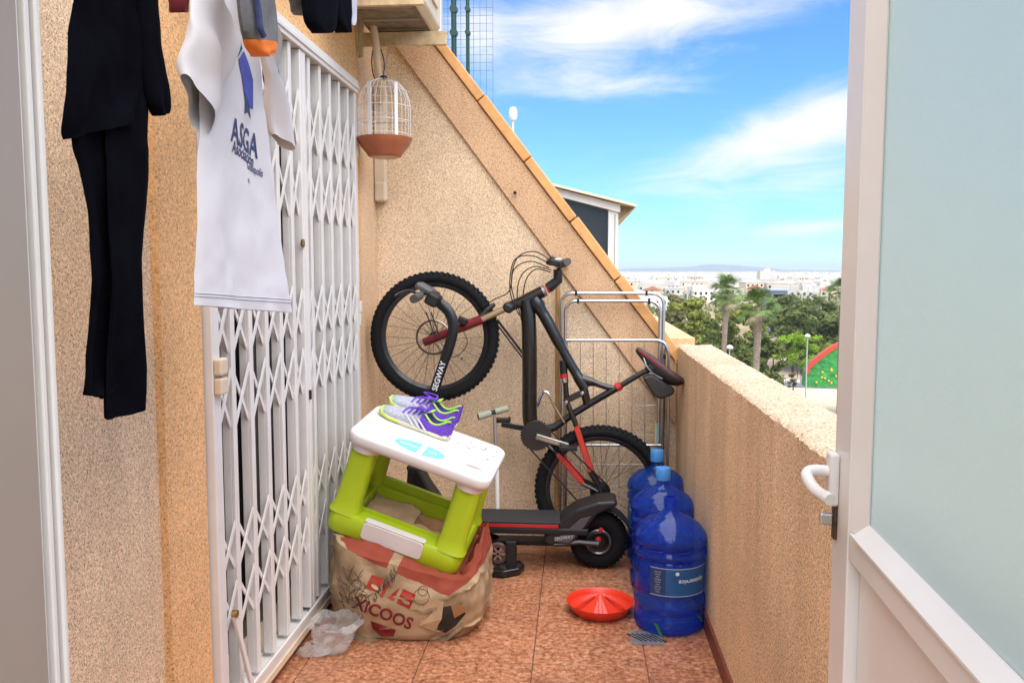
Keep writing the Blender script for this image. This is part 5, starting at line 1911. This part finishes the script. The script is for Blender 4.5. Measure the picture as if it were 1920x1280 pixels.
# ------------------------------------------------------------------ things beyond the end wall, close by
# green mesh fence on the roof edge above the sloping wall
gf = thing('mesh_fence', 'dark green wire mesh fence with posts above the sloping wall', 'fence', (-.70, 5.0, -.02))
M_GREEN = pm('dark_green_paint', (.012, .06, .045), .45)
FY = 5.0
for px, tp_ in ((851, .016), (877, .011)):
    x = at(px, 60, Y=FY).x
    MB().tube([(x, FY, -.02), (x, FY, 3.6)], tp_, 10).build('post', M_GREEN, gf)
    for pyc in (18, 62):
        z = at(px, pyc, Y=FY).z
        MB().tube([(x, FY - .02, z), (x, FY + .02, z)], tp_ * 1.5, 8).build('clamp', M_GREEN, gf)
mw = MB()
xa_, xb_ = at(828, 60, Y=FY).x, at(924, 60, Y=FY).x
z0_ = at(925, 132, Y=FY).z
x = xa_
while x <= xb_ + .001:
    mw.tube([(x, FY, z0_ - .9), (x, FY, 3.6)], .0013, 4)
    x += .038
z = z0_
while z < 3.6:
    mw.tube([(xa_, FY, z), (xb_, FY, z)], .0013, 4)
    z += .045
tag(mw.build('wire_mesh', pm('mesh_wire', (.20, .26, .26), .5, .5), gf), None, kind='stuff')
x = at(826, 40, Y=4.9).x
tag(MB().b2(x - .05, x + .006, 4.88, 4.94, -.02, 3.6).build('corner_post', M_WHITE, smooth=False, bevel=.004), 'white upright post beside the green mesh fence', 'post')

# neighbour's glazed enclosure
NY = 7.4
pg = thing('glazed_enclosure', 'white aluminium glazed terrace enclosure with tinted glass beyond the sloping wall', 'enclosure', (-.1, NY, -.02))


def np_(px, py, dy=0.0):
    return at(px, py, Y=NY) + Vector((0, dy, 0))


a_, b_ = np_(1141, 372), np_(1160, 372)
MB().b2(a_.x, b_.x, NY, NY + .12, -.02, np_(1150, 376).z).build('corner_post', M_WHITE, pg, smooth=False, bevel=.006)
xp = np_(1153, 400).x
MB().b2(xp - .004, xp + .004, NY - .006, NY - .0005, -.02, np_(1150, 402).z).build('post_groove', M_ALUD, pg, smooth=False)
l0, l1 = np_(985, 338), np_(1163, 384)
MB().prism([(l0.x, NY - .03, l0.z), (l1.x, NY - .03, l1.z), (l1.x, NY - .03, l1.z - .07), (l0.x, NY - .03, l0.z - .07)], (0, .16, 0)).build('eaves_beam', M_WHITE, pg, smooth=False, bevel=.006)
gl = [(np_(985, 352).x, np_(985, 352).z), (a_.x - .002, np_(1141, 392).z), (a_.x - .002, .3), (np_(985, 352).x, .3)]
MB().prism([(x, NY + .04, z) for x, z in gl], (0, .008, 0)).build('tinted_pane', pm('tinted_glass', (.030, .035, .042), .15, spec=.5), pg, smooth=False)
r0, r1, r2 = np_(985, 333), np_(1192, 385), np_(1192, 388)
MB().prism([(r0.x, NY - .1, r0.z), (r1.x, NY - .1, r1.z), (r1.x, NY - .1, r1.z - .02), (r0.x, NY - .1, r0.z - .02)], (0, 3.2, 0)).build('roof_panel', M_CREAM, pg, smooth=False)
MB().prism([np_(1160, 384), np_(1190, 389), np_(1160, 412)], (0, .03, 0)).build('eaves_bracket', pm('brown_soffit', (.22, .15, .09), .7, var=(10, .4)), pg, smooth=False)
MB().b2(b_.x - .10, b_.x - .02, NY + 2.8, NY + 2.9, -.02, l1.z - .1).build('rear_post', M_WHITE, pg, smooth=False)
# small antenna
AY = 9.0
an = thing('antenna', 'small white round antenna on a thin mast above the sloping wall', 'antenna', at(962, 240, Y=AY) * 1.0)
c_ = at(962, 214, Y=AY)
MB().tube([(c_.x, AY, -.02), (c_.x, AY, c_.z)], .010, 8).build('mast', M_ALU, an)
MB().lathe([(0, -.075), (.03, -.068), (.045, -.03), (.045, .03), (.03, .068), (0, .075)], c_, 18).build('dome', M_WHITE, an)

# ------------------------------------------------------------------ the ground far below, park, town
GZ = -15.6


def gp(px, py):
    return at(px, py, Z=GZ)


def ground_mat():
    m = bpy.data.materials.new('dry_ground')
    m.use_nodes = True
    N, L_ = m.node_tree.nodes, m.node_tree.links
    b = N['Principled BSDF']
    b.inputs['Roughness'].default_value = .95
    b.inputs['Specular IOR Level'].default_value = .1
    tc = N.new('ShaderNodeTexCoord')
    out = None
    r = N.new('ShaderNodeValToRGB')
    e = r.color_ramp.elements
    e[0].position, e[0].color = .35, (.13, .12, .05, 1)
    e[1].position, e[1].color = .62, (.46, .36, .22, 1)
    n = N.new('ShaderNodeTexNoise')
    n.inputs['Scale'].default_value = .02
    n.inputs['Detail'].default_value = 9
    n.inputs['Roughness'].default_value = .7
    L_.new(tc.outputs['Object'], n.inputs['Vector'])
    L_.new(n.outputs['Fac'], r.inputs[0])
    L_.new(r.outputs[0], b.inputs['Base Color'])
    return m


g = MB().add([(-6000, -200, GZ), (6000, -200, GZ), (9000, 14000, GZ), (-9000, 14000, GZ)], [(0, 1, 2, 3)])
tag(g.build('ground', ground_mat(), smooth=False), None, kind='structure')


def flat(name, pxs, mat_, dz):
    pts = [at(px, py, Z=GZ + dz) for px, py in pxs]
    o = MB().add(pts, [tuple(range(len(pts)))]).build(name, mat_, smooth=False, fixn=False)
    return tag(o, None, kind='structure')


flat('playground_floor', [(1330, 668), (1640, 668), (1680, 724), (1330, 724)], pm('park_gravel', (.34, .25, .18), .95, var=(.3, .2, 6)), .02)
flat('sand_strip', [(1380, 655), (1640, 655), (1640, 667.5), (1380, 667.5)], pm('sand', (.58, .46, .28), .95, var=(.2, .1)), .02)
flat('road', [(1380, 708), (1700, 716), (1700, 733), (1380, 722)], pm('asphalt', (.13, .13, .14), .9, var=(.5, .15)), .04)
flat('pavement', [(1360, 722.5), (1700, 733.5), (1720, 800), (1330, 800)], pm('beige_paving', (.56, .45, .31), .9, var=(.4, .15, 5)), .03)


def blades(mb, c, n, spread, size, rnd_, up=.3):
    for _ in range(n):
        while True:
            q_ = Vector((rnd_.uniform(-1, 1), rnd_.uniform(-1, 1), rnd_.uniform(-1, 1)))
            if .15 < q_.length < 1:
                break
        p = c + Vector((q_.x * spread[0], q_.y * spread[1], q_.z * spread[2]))
        d = (q_ + Vector((rnd_.uniform(-.8, .8), rnd_.uniform(-.8, .8), rnd_.uniform(-.6, .8) + up))).normalized()
        a_ = d.orthogonal().normalized()
        a_ = Matrix.Rotation(rnd_.uniform(0, 6.28), 3, d) @ a_
        b_ = d.cross(a_)
        s_ = size * rnd_.uniform(.6, 1.3)
        mb.add([p - a_ * s_ * .5, p + b_ * s_ * .5, p + a_ * s_ * .5, p - b_ * s_ * .5], [(0, 1, 2, 3)])


def leaf_mat(name, col, var_=.45):
    """foliage: colour varies clump by clump"""
    m = pm(name, col, .75, var=(.35, var_, 5), spec=.2)
    N, L_ = m.node_tree.nodes, m.node_tree.links
    b = N['Principled BSDF']
    tr = N.new('ShaderNodeBsdfTranslucent')
    L_.new(b.inputs['Base Color'].links[0].from_socket, tr.inputs[0])
    ad = N.new('ShaderNodeMixShader')
    ad.inputs[0].default_value = .4
    L_.new(b.outputs[0], ad.inputs[1])
    L_.new(tr.outputs[0], ad.inputs[2])
    L_.new(ad.outputs[0], N['Material Output'].inputs[0])
    return m


M_BARK = pm('bark', (.11, .075, .05), .95, var=(3, .4))
M_PALMT = pm('palm_trunk', (.26, .20, .15), .95, var=(4, .35), bump=(6, .6, .05))


def tree(name, label, base, H, crown, n_cl, size, mat_, seed, cat='tree', group=None, trunk_r=.22, clear=.35, nleaf=70):
    """base point, total height, crown half sizes (x, y, z)"""
    r_ = random.Random(seed)
    base = Vector(base)
    t_ = thing(name, label, cat, base, group)
    cc = base + Vector((0, 0, H - crown[2]))
    tk = MB()
    lean = Vector((r_.uniform(-.3, .3), r_.uniform(-.3, .3), 0))
    tk.tube([base, base + Vector((0, 0, H * clear)) + lean * .5, cc + lean], [trunk_r, trunk_r * .8, trunk_r * .35], 8)
    for k in range(6):
        a_ = r_.uniform(0, 6.28)
        e_ = cc + Vector((math.cos(a_) * crown[0] * .7, math.sin(a_) * crown[1] * .7, r_.uniform(-.4, .4) * crown[2]))
        s_ = base + Vector((0, 0, H * (clear + .1 * r_.random()))) + lean * .6
        tk.tube([s_, s_.lerp(e_, .5) + Vector((0, 0, .3)), e_], [trunk_r * .4, trunk_r * .25, trunk_r * .1], 6)
    tk.build('trunk', M_BARK, t_)
    cr_ = MB()
    for k in range(n_cl):
        while True:
            q_ = Vector((r_.uniform(-1, 1), r_.uniform(-1, 1), r_.uniform(-1, 1)))
            if q_.length < 1:
                break
        q_ = q_ * (.55 + .45 * q_.length)
        c_ = cc + Vector((q_.x * crown[0], q_.y * crown[1], q_.z * crown[2]))
        rad = r_.uniform(.16, .30) * min(crown)
        blades(cr_, c_, nleaf, (rad * 1.35, rad * 1.35, rad * .8), size, r_)
    cr_.build('crown', mat_, t_, smooth=False, fixn=False)
    return t_


M_PINE = leaf_mat('pine_needles', (.25, .27, .06))
M_PINED = leaf_mat('dark_pine_needles', (.15, .185, .055))
M_OLIVE = leaf_mat('olive_leaves', (.21, .20, .085))
M_FRESH = leaf_mat('fresh_leaves', (.26, .40, .04))


def on_ground(px, Y):
    d = ray(px, 700)
    return Vector((d.x / d.y * Y, Y, GZ))


def top_at(py, Y):
    return EYE.z + ray(1300, py).z / ray(1300, py).y * Y - GZ


G1 = 'pines in the park'
spec = [  # px, Y, top py, half width px, z-half fraction, material, seed, words
    (1295, 88, 547, 52, .44, M_PINE, 1, 'large light olive pine in the park behind the left palm'),
    (1345, 80, 590, 50, .46, M_PINED, 2, 'dark pine between the two palms, low in front'),
    (1385, 96, 556, 44, .42, M_PINE, 3, 'olive pine showing between the crowns of the two palms'),
    (1262, 118, 548, 30, .40, M_OLIVE, 4, 'grey-olive tree next to the chrome airer top'),
    (1428, 92, 602, 34, .44, M_PINED, 5, 'dark pine to the right of the nearer palm trunk'),
    (1520, 150, 558, 58, .40, M_PINED, 6, 'broad dark pine at the right by the door frame'),
    (1480, 190, 548, 40, .40, M_PINED, 7, 'dark pine behind the tall white lamp mast'),
    (1565, 176, 572, 40, .42, M_PINE, 8, 'olive pine partly hidden by the open door'),
    (1505, 172, 586, 46, .42, M_PINE, 9, 'olive pine above the bright green tree'),
    (1305, 74, 640, 46, .40, M_PINED, 10, 'low dark pine just above the parapet end'),
    (1392, 84, 645, 40, .40, M_PINED, 12, 'low dark pine around the nearer palm trunk'),
]
for px, Y, tpy, hw, zf, mt_, sd_, lab in spec:
    H = top_at(tpy, Y)
    wx = hw * Y / FPX
    tree('pine_tree', lab, on_ground(px, Y), H, (wx * 1.12, wx, H * zf), 74, .36 * Y / 90, mt_, sd_, group=G1, clear=.22, nleaf=130)
tree('leafy_tree', 'bright fresh green tree standing at the playground behind the lamp post', on_ground(1506, 142), top_at(622, 142), (6.0, 5.0, 3.0), 64, .36, M_FRESH, 21, clear=.3, nleaf=80, trunk_r=.3)
tree('bare_tree', 'pale greyish shrubby tree above the bright green tree', on_ground(1475, 156), top_at(604, 156), (4.0, 3.6, 3.4), 16, .22, pm('dry_twigs', (.24, .21, .17), .9, var=(.6, .3)), 22, clear=.3, nleaf=50)
tree('young_tree', 'small brownish green young tree beside the white gate pillar', on_ground(1486, 98), top_at(698, 98), (.7, .7, 1.1), 12, .2, M_OLIVE, 23, clear=.3, nleaf=40, trunk_r=.08)
for px, Y, sd_, lab in ((1450, 146, 31, 'thin trunked young tree left of the standing people'), (1468, 148, 32, 'leaning young tree just left of the standing people')):
    tree('young_tree', lab, on_ground(px, Y), top_at(645, Y), (2.0, 1.8, 1.2), 16, .28, M_FRESH if sd_ == 31 else M_OLIVE, sd_, clear=.5, nleaf=50, trunk_r=.12)

# palms: trunk, each frond its own part


def frond_mesh():
    mb = MB()
    # fan leaf: stalk along +x drooping, blades spread at the end
    st_ = [Vector((t * 1.5, 0, .25 * math.sin(t * 2.2))) for t in (0, .33, .66, 1)]
    mb.tube(st_, .03, 4)
    c_ = st_[-1]
    for k in range(13):
        a_ = -1.25 + 2.5 * k / 12
        d = Vector((math.cos(a_), math.sin(a_), -.12 - .25 * abs(math.sin(a_))))
        sd = Vector((-math.sin(a_), math.cos(a_), 0)) * .055
        m_ = c_ + d * .65
        e_ = c_ + d * 1.15 + Vector((0, 0, -.30))
        mb.add([c_, m_ + sd, e_, m_ - sd], [(0, 1, 2, 3)])
    return mb


M_PALM = pm('palm_leaf', (.13, .20, .05), .6, var=(1.5, .3), rnd=.35, spec=.3)
M_SKIRT2 = pm('dry_palm_leaf', (.33, .27, .15), .9, var=(2, .3), rnd=.2)
FR = {}


def palm(label, px, Y, tpy, tw_px, seed, scale=1.0):
    r_ = random.Random(seed)
    b_ = on_ground(px, Y)
    H = top_at(tpy, Y) - 1.9 * scale
    t_ = thing('palm_tree', label, 'palm tree', b_, 'tall fan palms in the park')
    rad = tw_px * Y / FPX / 2
    pts = [b_ + Vector((.04 * math.sin(k * .7), 0, H * k / 12)) for k in range(13)]
    MB().tube(pts, [rad * 1.35] + [rad] * 9 + [rad * 1.1, rad * 1.25, rad * .9], 12).build('trunk', M_PALMT, t_)
    top_ = pts[-1] - b_
    for k in range(54):
        el_ = r_.uniform(-.62, 1.35)
        a_ = r_.uniform(0, 6.28)
        dry = el_ < -.42
        key = 'dry' if dry else 'green'
        if key not in FR:
            o = frond_mesh().build('frond', M_SKIRT2 if dry else M_PALM, t_, smooth=False, fixn=False)
            o.data.transform(Matrix.Translation(b_))
            FR[key] = o
        else:
            o = copy_part(FR[key], t_)
        o.location = top_ + Vector((0, 0, r_.uniform(-.5, .2)))
        o.rotation_euler = Euler((r_.uniform(-.4, .4), -el_, a_), 'XYZ')
        s_ = scale * r_.uniform(.8, 1.1)
        o.scale = (s_, s_, s_)


palm('tall fan palm with slim trunk, left one of the park', 1357, 70, 520, 9.5, 41, .62)
palm('fan palm with thicker trunk to the right, lower crown with dry leaves', 1418, 62, 543, 12, 42, .66)
palm('fan palm half hidden by the open door frame', 1575, 92, 522, 10, 43, .75)

# lamp posts and masts
M_GALV = pm('galvanised_post', (.55, .57, .56), .45, .3)


def mast(label, px, Y, tpy, rad, lamp=True, cat='street lamp', group='lamp posts in the park', base_py=None):
    b_ = on_ground(px, Y)
    H = top_at(tpy, Y)
    t_ = thing('street_lamp' if lamp else 'mast', label, cat, b_, group)
    MB().tube([b_, b_ + Vector((0, 0, H))], [rad, rad * .6], 8).build('post', M_GALV, t_)
    if lamp:
        MB().lathe([(.05, 0), (.30, .10), (.34, .22), (.2, .40), (0, .46)], b_ + Vector((0, 0, H)), 12).build('lamp_head', M_WHITE, t_)
    else:
        MB().box(b_ + Vector((0, 0, H)), (1.3, .35, .55)).build('floodlight', M_WHITE, t_, smooth=False, bevel=.05)


mast('slim grey lamp post in front of the bright green tree', 1512, 96, 632, .10)
mast('tall pale floodlight mast right of the grey-blue building', 1478, 205, 530, .22, False, 'mast', 'floodlight masts')
mast('short white lamp post right of the left palm trunk', 1367, 78, 655, .09)
mast('pale mast rising behind the pines left of the left palm', 1286, 160, 535, .16, False, 'mast', 'floodlight masts')
for k, (px, tpy) in enumerate(((1511, 536), (1521, 533), (1536, 536), (1547, 533))):
    mast(('leftmost', 'second from left', 'third from left', 'rightmost')[k] + ' of the four pale sports masts near the door frame', px, 270, tpy, .20, False, 'mast', 'sports ground masts')

# green climbing mound with red slide edge
mo = thing('play_mound', 'big green playground slide mound with red rim at the open door edge', 'slide', on_ground(1570, 100))
MYc = 100


def mp_(px, py, dy=0.0):
    return at(px, py, Y=MYc) + Vector((0, dy, 0))


prof = [(1512, 726), (1513, 700), (1518, 686), (1530, 676), (1546, 663), (1562, 652), (1590, 640), (1640, 634), (1640, 726)]
rg = []
for dy, k in ((0, 1.0), (1.2, 1.0), (2.6, .96), (3.6, .85)):
    rg.append([mp_(1570 + (px - 1570) * k, 726 + (py - 726) * k, dy) for px, py in prof])
MB().loft(rg).build('mound', pm('green_rubber', (.035, .28, .055), .55, var=(.9, .6, 8), bump=(1.5, 1.0, .3)), mo, ang=50)
top_ = [mp_(px, py, -.15) for px, py in prof[1:8]]
MB().loft([[p + Vector((-.10, 0, .22)), p + Vector((-.10, 1.0, .22)), p + Vector((.12, 1.0, -.20)), p + Vector((.12, 0, -.20))] for p in top_]).build('red_rim', pm('red_rubber', (.55, .07, .03), .5), mo)
r_ = random.Random(3)
for k in range(10):
    px, py = r_.uniform(1530, 1575), r_.uniform(690, 722)
    MB().lathe([(0, 0), (.16, .0), (.12, .12), (0, .16)], mp_(px, py, -.02), 8, (0, -1, 0)).build('climbing_hold', pm('yellow_hold', (.62, .48, .05), .5), mo)
# white gate pillar, small fence posts
pb_ = on_ground(1506, 93)
pz = thing('gate_pillar', 'white rendered gate pillar at the foot of the slim lamp post', 'pillar', pb_)
MB().b2(pb_.x - .55, pb_.x + .55, pb_.y - .3, pb_.y + .3, GZ, GZ + 1.75).build('pillar', M_WHITE, pz, smooth=False, bevel=.03)
MB().b2(pb_.x - .65, pb_.x + .65, pb_.y - .4, pb_.y + .4, GZ + 1.752, GZ + 1.88).build('coping', M_WHITE, pz, smooth=False, bevel=.03)
pw_ = on_ground(1461, 104)
tag(MB().tube([pw_, pw_ + Vector((0, 0, 2.6))], .12, 8).tube([pw_ + Vector((0, 0, 2.55)), pw_ + Vector((0, 0, 2.75))], [.17, .1], 8).build('bollard_post', M_WHITE), 'short white post on the playground edge left of the people', 'post')
# low kerb wall by the pavement
ka, kb = at(1462, 716, Z=GZ), at(1500, 718, Z=GZ)
tag(MB().bar(ka + Vector((0, 0, .25)), kb + Vector((0, 0, .25)), .5, .3, (0, 1, 0)).build('low_wall', M_WHITE, smooth=False), 'low white kerb wall beside the gate pillar', 'low wall')
# dark car behind the pillar
cb = on_ground(1540, 93)
car = thing('parked_car', 'dark parked car in front of the green mound', 'car', cb)
cp_ = [(-2.1, .25), (2.1, .25), (2.12, .75), (1.35, .9), (.8, 1.38), (-1.0, 1.42), (-1.7, .95), (-2.12, .85)]
MB().prism([cb + Vector((x, -.85, z)) for x, z in cp_], (0, 1.7, 0)).build('body', pm('car_paint', (.02, .022, .026), .3, coat=.5), car, smooth=False, bevel=.10, seg=3)
MB().prism([cb + Vector((x, -.87, z)) for x, z in ((-1.3, .95), (1.0, .95), (.72, 1.28), (-.95, 1.30))], (0, .012, 0)).build('window', M_DARKGLASS, car, smooth=False)
for xx in (-1.3, 1.3):
    MB().lathe([(0, -.1), (.30, -.1), (.33, -.05), (.33, .1), (0, .1)], cb + Vector((xx, -.80, .33)), 16, (0, 1, 0)).build('wheel', M_RUBBER, car)


# three people standing under the tree
def person(label, px, py, h, dark, seed):
    b_ = at(px, py, Z=GZ + .021)
    root = thing('person', label, 'person', b_, 'people in the playground')
    me = bpy.data.meshes.new('body')
    s_ = h / 1.75
    J = [(0, 0, .95), (0, 0, 1.25), (0, 0, 1.45), (0, 0, 1.55), (0, .01, 1.68), (.10, 0, .90), (.12, .02, .48), (.12, 0, .06), (.13, -.12, .03), (-.10, 0, .90), (-.13, -.02, .48), (-.14, .03, .06), (-.14, -.09, .03),
         (.19, 0, 1.42), (.26, .02, 1.15), (.25, -.06, .90), (-.19, 0, 1.42), (-.27, .02, 1.15), (-.24, -.08, .92)]
    E_ = [(0, 1), (1, 2), (2, 3), (3, 4), (0, 5), (5, 6), (6, 7), (7, 8), (0, 9), (9, 10), (10, 11), (11, 12), (2, 13), (13, 14), (14, 15), (2, 16), (16, 17), (17, 18)]
    Rr = [.15, .14, .13, .055, .10, .09, .065, .045, .04, .09, .065, .045, .04, .065, .048, .035, .065, .048, .035]
    me.from_pydata([(x * s_, y * s_, z * s_) for x, y, z in J], E_, [])
    o = bpy.data.objects.new('body', me)
    COL.objects.link(o)
    o.parent = root
    md = o.modifiers.new('skin', 'SKIN')
    for v_, r in zip(me.skin_vertices[0].data, Rr):
        v_.radius = (r * s_, r * s_)
    me.skin_vertices[0].data[0].use_root = True
    o.modifiers.new('sub', 'SUBSURF').levels = 1
    me.materials.append(dark)
    root.rotation_euler = (0, 0, seed)
    MB().lathe([(0, 0), (.10 * s_, .0), (.112 * s_, .07 * s_), (.08 * s_, .13 * s_), (0, .14 * s_)], b_ + Vector((0, 0, 1.66 * s_)), 12).build('hair', pm('dark_hair', (.02, .015, .012), .8), root)


person('tallest person in black standing under the bright green tree', 1486, 704, 1.75, pm('black_clothes', (.02, .02, .025), .9), .3)
person('person in dark clothes between the other two, shorter', 1495, 708, 1.45, pm('maroon_clothes', (.10, .03, .04), .9), 1.2)
person('person in dark clothes nearest the slim lamp post', 1503, 710, 1.5, MATS['black_clothes'], -.6)

# grey-blue sports building
sb = on_ground(1462, 215)
hall = thing('sports_building', 'grey-blue flat roofed building beyond the palms', 'building', sb)
x0_, x1_ = at(1446, 560, Y=215).x, at(1476, 560, Y=215).x
zt_ = at(1460, 545, Y=215).z
MB().b2(x0_, x1_, 215, 225, GZ, zt_).build('wall', pm('grey_blue_panel', (.22, .25, .31), .6), hall, smooth=False)
MB().b2(x0_ - .4, x1_ + .4, 214.4, 225.4, zt_ + .002, zt_ + .4).build('roof', pm('pale_roof', (.40, .44, .52), .5), hall, smooth=False)
for k in range(3):
    zz = zt_ - 1.6 - k * 1.9
    MB().b2(x0_ + .6, x1_ - .6, 214.93, 214.996, zz, zz + .7).build('window', M_DARKGLASS, hall, smooth=False)
xx = at(1465, 572, Y=214).x
MB().b2(xx - .9, xx + .9, 213.4, 214.99, GZ, at(1465, 570, Y=214).z).build('porch', M_WHITE, hall, smooth=False)

# white houses of the town
M_HW = pm('white_house_wall', (.60, .56, .50), .85, var=(.2, .08), rnd=.12)
M_HC = pm('cream_house_wall', (.68, .56, .40), .85, var=(.2, .08), rnd=.15)
M_HR = pm('terracotta_roof', (.42, .18, .10), .85, var=(.5, .2))
protos = []


def house_proto(w, d, h, kind, mat_):
    r_ = thing('town_house', '', 'house', (0, 0, 0))
    mb = MB().b2(-w / 2, w / 2, -d / 2, d / 2, 0, h)
    if kind == 1:
        mb.b2(-w / 2, w * .05, -d / 2 + .3, d / 2 - .3, h, h + 2.6)
    mb.build('wall', mat_, r_, smooth=False)
    if kind == 0:
        MB().b2(-w / 2 - .2, w / 2 + .2, -d / 2 - .2, d / 2 + .2, h + .002, h + .35).build('roof', M_HW, r_, smooth=False)
    elif kind == 2:
        MB().prism([(-w / 2 - .4, -d / 2 - .4, h + .002), (w / 2 + .4, -d / 2 - .4, h + .002), (0, -d / 2 - .4, h + 2.2)], (0, d + .8, 0)).build('roof', M_HR, r_, smooth=False)
    for fl_ in range(max(1, int(h / 3))):
        for k in range(max(2, int(w / 3.2))):
            x = -w / 2 + 1.6 + k * 3.0
            if x < w / 2 - 1:
                MB().b2(x - .6, x + .6, -d / 2 - .06, -d / 2 - .003, fl_ * 3 + 1.0, fl_ * 3 + 2.3).build('window', M_DARKGLASS, r_, smooth=False)
    return r_


protos = [house_proto(11, 10, 6.4, 0, M_HW), house_proto(14, 9, 6.2, 1, M_HW), house_proto(9, 9, 6.5, 2, M_HC), house_proto(18, 10, 9.4, 0, M_HC), house_proto(24, 10, 6.3, 1, M_HW)]
rt = random.Random(17)
first = [True] * 5
labels = ['white flat-roofed town house with two storeys in the distance', 'white town house with a raised roof storey in the distance', 'cream town house with a terracotta gable roof in the distance', 'cream three-storey town block in the distance', 'long white terraced town house in the distance']
cnt = 0
for row in range(15):
    Y = 330 * (1.085 ** row)
    px = 1140 + rt.uniform(0, 8)
    while px < 1600:
        k = rt.choices(range(5), (4, 4, 1.2, 1.5, 3))[0]
        wpx = (11, 14, 9, 18, 24)[k] * FPX / Y
        skip = rt.random() < .22 or (Y < 440 and px > 1235)
        if not skip:
            o = protos[k] if first[k] else copy_tree(protos[k])
            first[k] = False
            o.location = on_ground(px + wpx / 2, Y + rt.uniform(-8, 8))
            o.rotation_euler = (0, 0, rt.uniform(-.35, .35))
            o['label'] = labels[k]
            o['group'] = ('white flat houses of the town', 'white houses with roof storeys', 'gabled town houses', 'cream town blocks', 'long white terraces')[k]
            cnt += 1
        px += wpx * rt.uniform(1.02, 1.4)
for k in range(5):
    if first[k]:
        protos[k].location = on_ground(1180 + 40 * k, 520)
        protos[k]['label'] = labels[k]
# tallest pale tower block on the skyline
tb_ = on_ground(1432, 900)
tw_ = thing('tower_block', 'pale tower block rising highest on the skyline', 'tower block', tb_)
MB().b2(tb_.x - 8, tb_.x + 8, 892, 908, GZ, GZ + 16.5).build('wall', M_HW, tw_, smooth=False)
MB().b2(tb_.x - 3, tb_.x + 3, 896, 904, GZ + 16.5, GZ + 19).build('stair_head', M_HW, tw_, smooth=False)
# farther town, one mass
ft = MB()
for k in range(1500):
    Y = 1150 * math.exp(rt.random() * 1.55)
    d = ray(rt.uniform(1120, 1620), 520)
    x = d.x / d.y * Y
    w_, h_ = rt.uniform(9, 30), rt.uniform(5, 11)
    ft.b2(x - w_ / 2, x + w_ / 2, Y - 6, Y + 6, GZ, GZ + h_)
tag(ft.build('distant_town', M_HW, smooth=False, fixn=False), 'distant mass of white houses towards the horizon', 'town', kind='stuff')
# trees between the houses
tt = MB()
for k in range(420):
    Y = 240 * math.exp(rt.random() * 2.0)
    d = ray(rt.uniform(1140, 1620), 530)
    x = d.x / d.y * Y
    s_ = rt.uniform(2.0, 4.2)
    blades(tt, Vector((x, Y, GZ + s_ * .9)), 46, (s_ * 1.1, s_ * 1.1, s_ * .9), 1.1, rt)
tag(tt.build('town_trees', M_PINED, smooth=False, fixn=False), 'dark trees scattered between the town houses', 'trees', kind='stuff')
# undergrowth below the pines
ug = MB()
for k in range(260):
    d = ray(rt.uniform(1230, 1460), 640)
    Y = rt.uniform(62, 125)
    x = d.x / d.y * Y
    s_ = rt.uniform(.8, 2.2)
    blades(ug, Vector((x, Y, GZ + s_ * .6)), 60, (s_, s_, s_ * .7), .4, rt)
tag(ug.build('undergrowth', M_PINED, smooth=False, fixn=False), 'dark green undergrowth beneath the park pines', 'bushes', kind='stuff')
# low hills on the horizon
hl = []
n = 60
for k in range(n + 1):
    px = 900 + 1000 * k / n
    Y = 9000
    d = ray(px, 505)
    x = d.x / d.y * Y
    h_ = 18 + 62 * math.exp(-((px - 1350) / 90) ** 2) + 20 * math.exp(-((px - 1200) / 60) ** 2) + 14 * mnoise.noise(Vector((k * .45, 0, 0)))
    hl.append([Vector((x, Y - 900, GZ - 5)), Vector((x, Y - 300, GZ + h_ * .7)), Vector((x, Y, GZ + h_)), Vector((x, Y + 900, GZ - 5))])
tag(MB().loft(hl, closed=False).build('hills', pm('far_scrub', (.10, .12, .07), .95, var=(.004, .3)), fixn=False), None, kind='structure')

# ------------------------------------------------------------------ the air between here and the horizon
hz_m = bpy.data.materials.new('haze')
hz_m.use_nodes = True
hn = hz_m.node_tree
hn.nodes.remove(hn.nodes['Principled BSDF'])
pv = hn.nodes.new('ShaderNodeVolumePrincipled')
pv.inputs['Color'].default_value = (.80, .88, 1.0, 1)
pv.inputs['Density'].default_value = .00014
hn.links.new(pv.outputs[0], hn.nodes['Material Output'].inputs['Volume'])
hb_ = MB().b2(-9400, 9400, -260, 14300, GZ - 1, 95)
tag(hb_.build('haze', hz_m, smooth=False), 'thin pale blue haze over the town and hills', 'haze', kind='stuff')
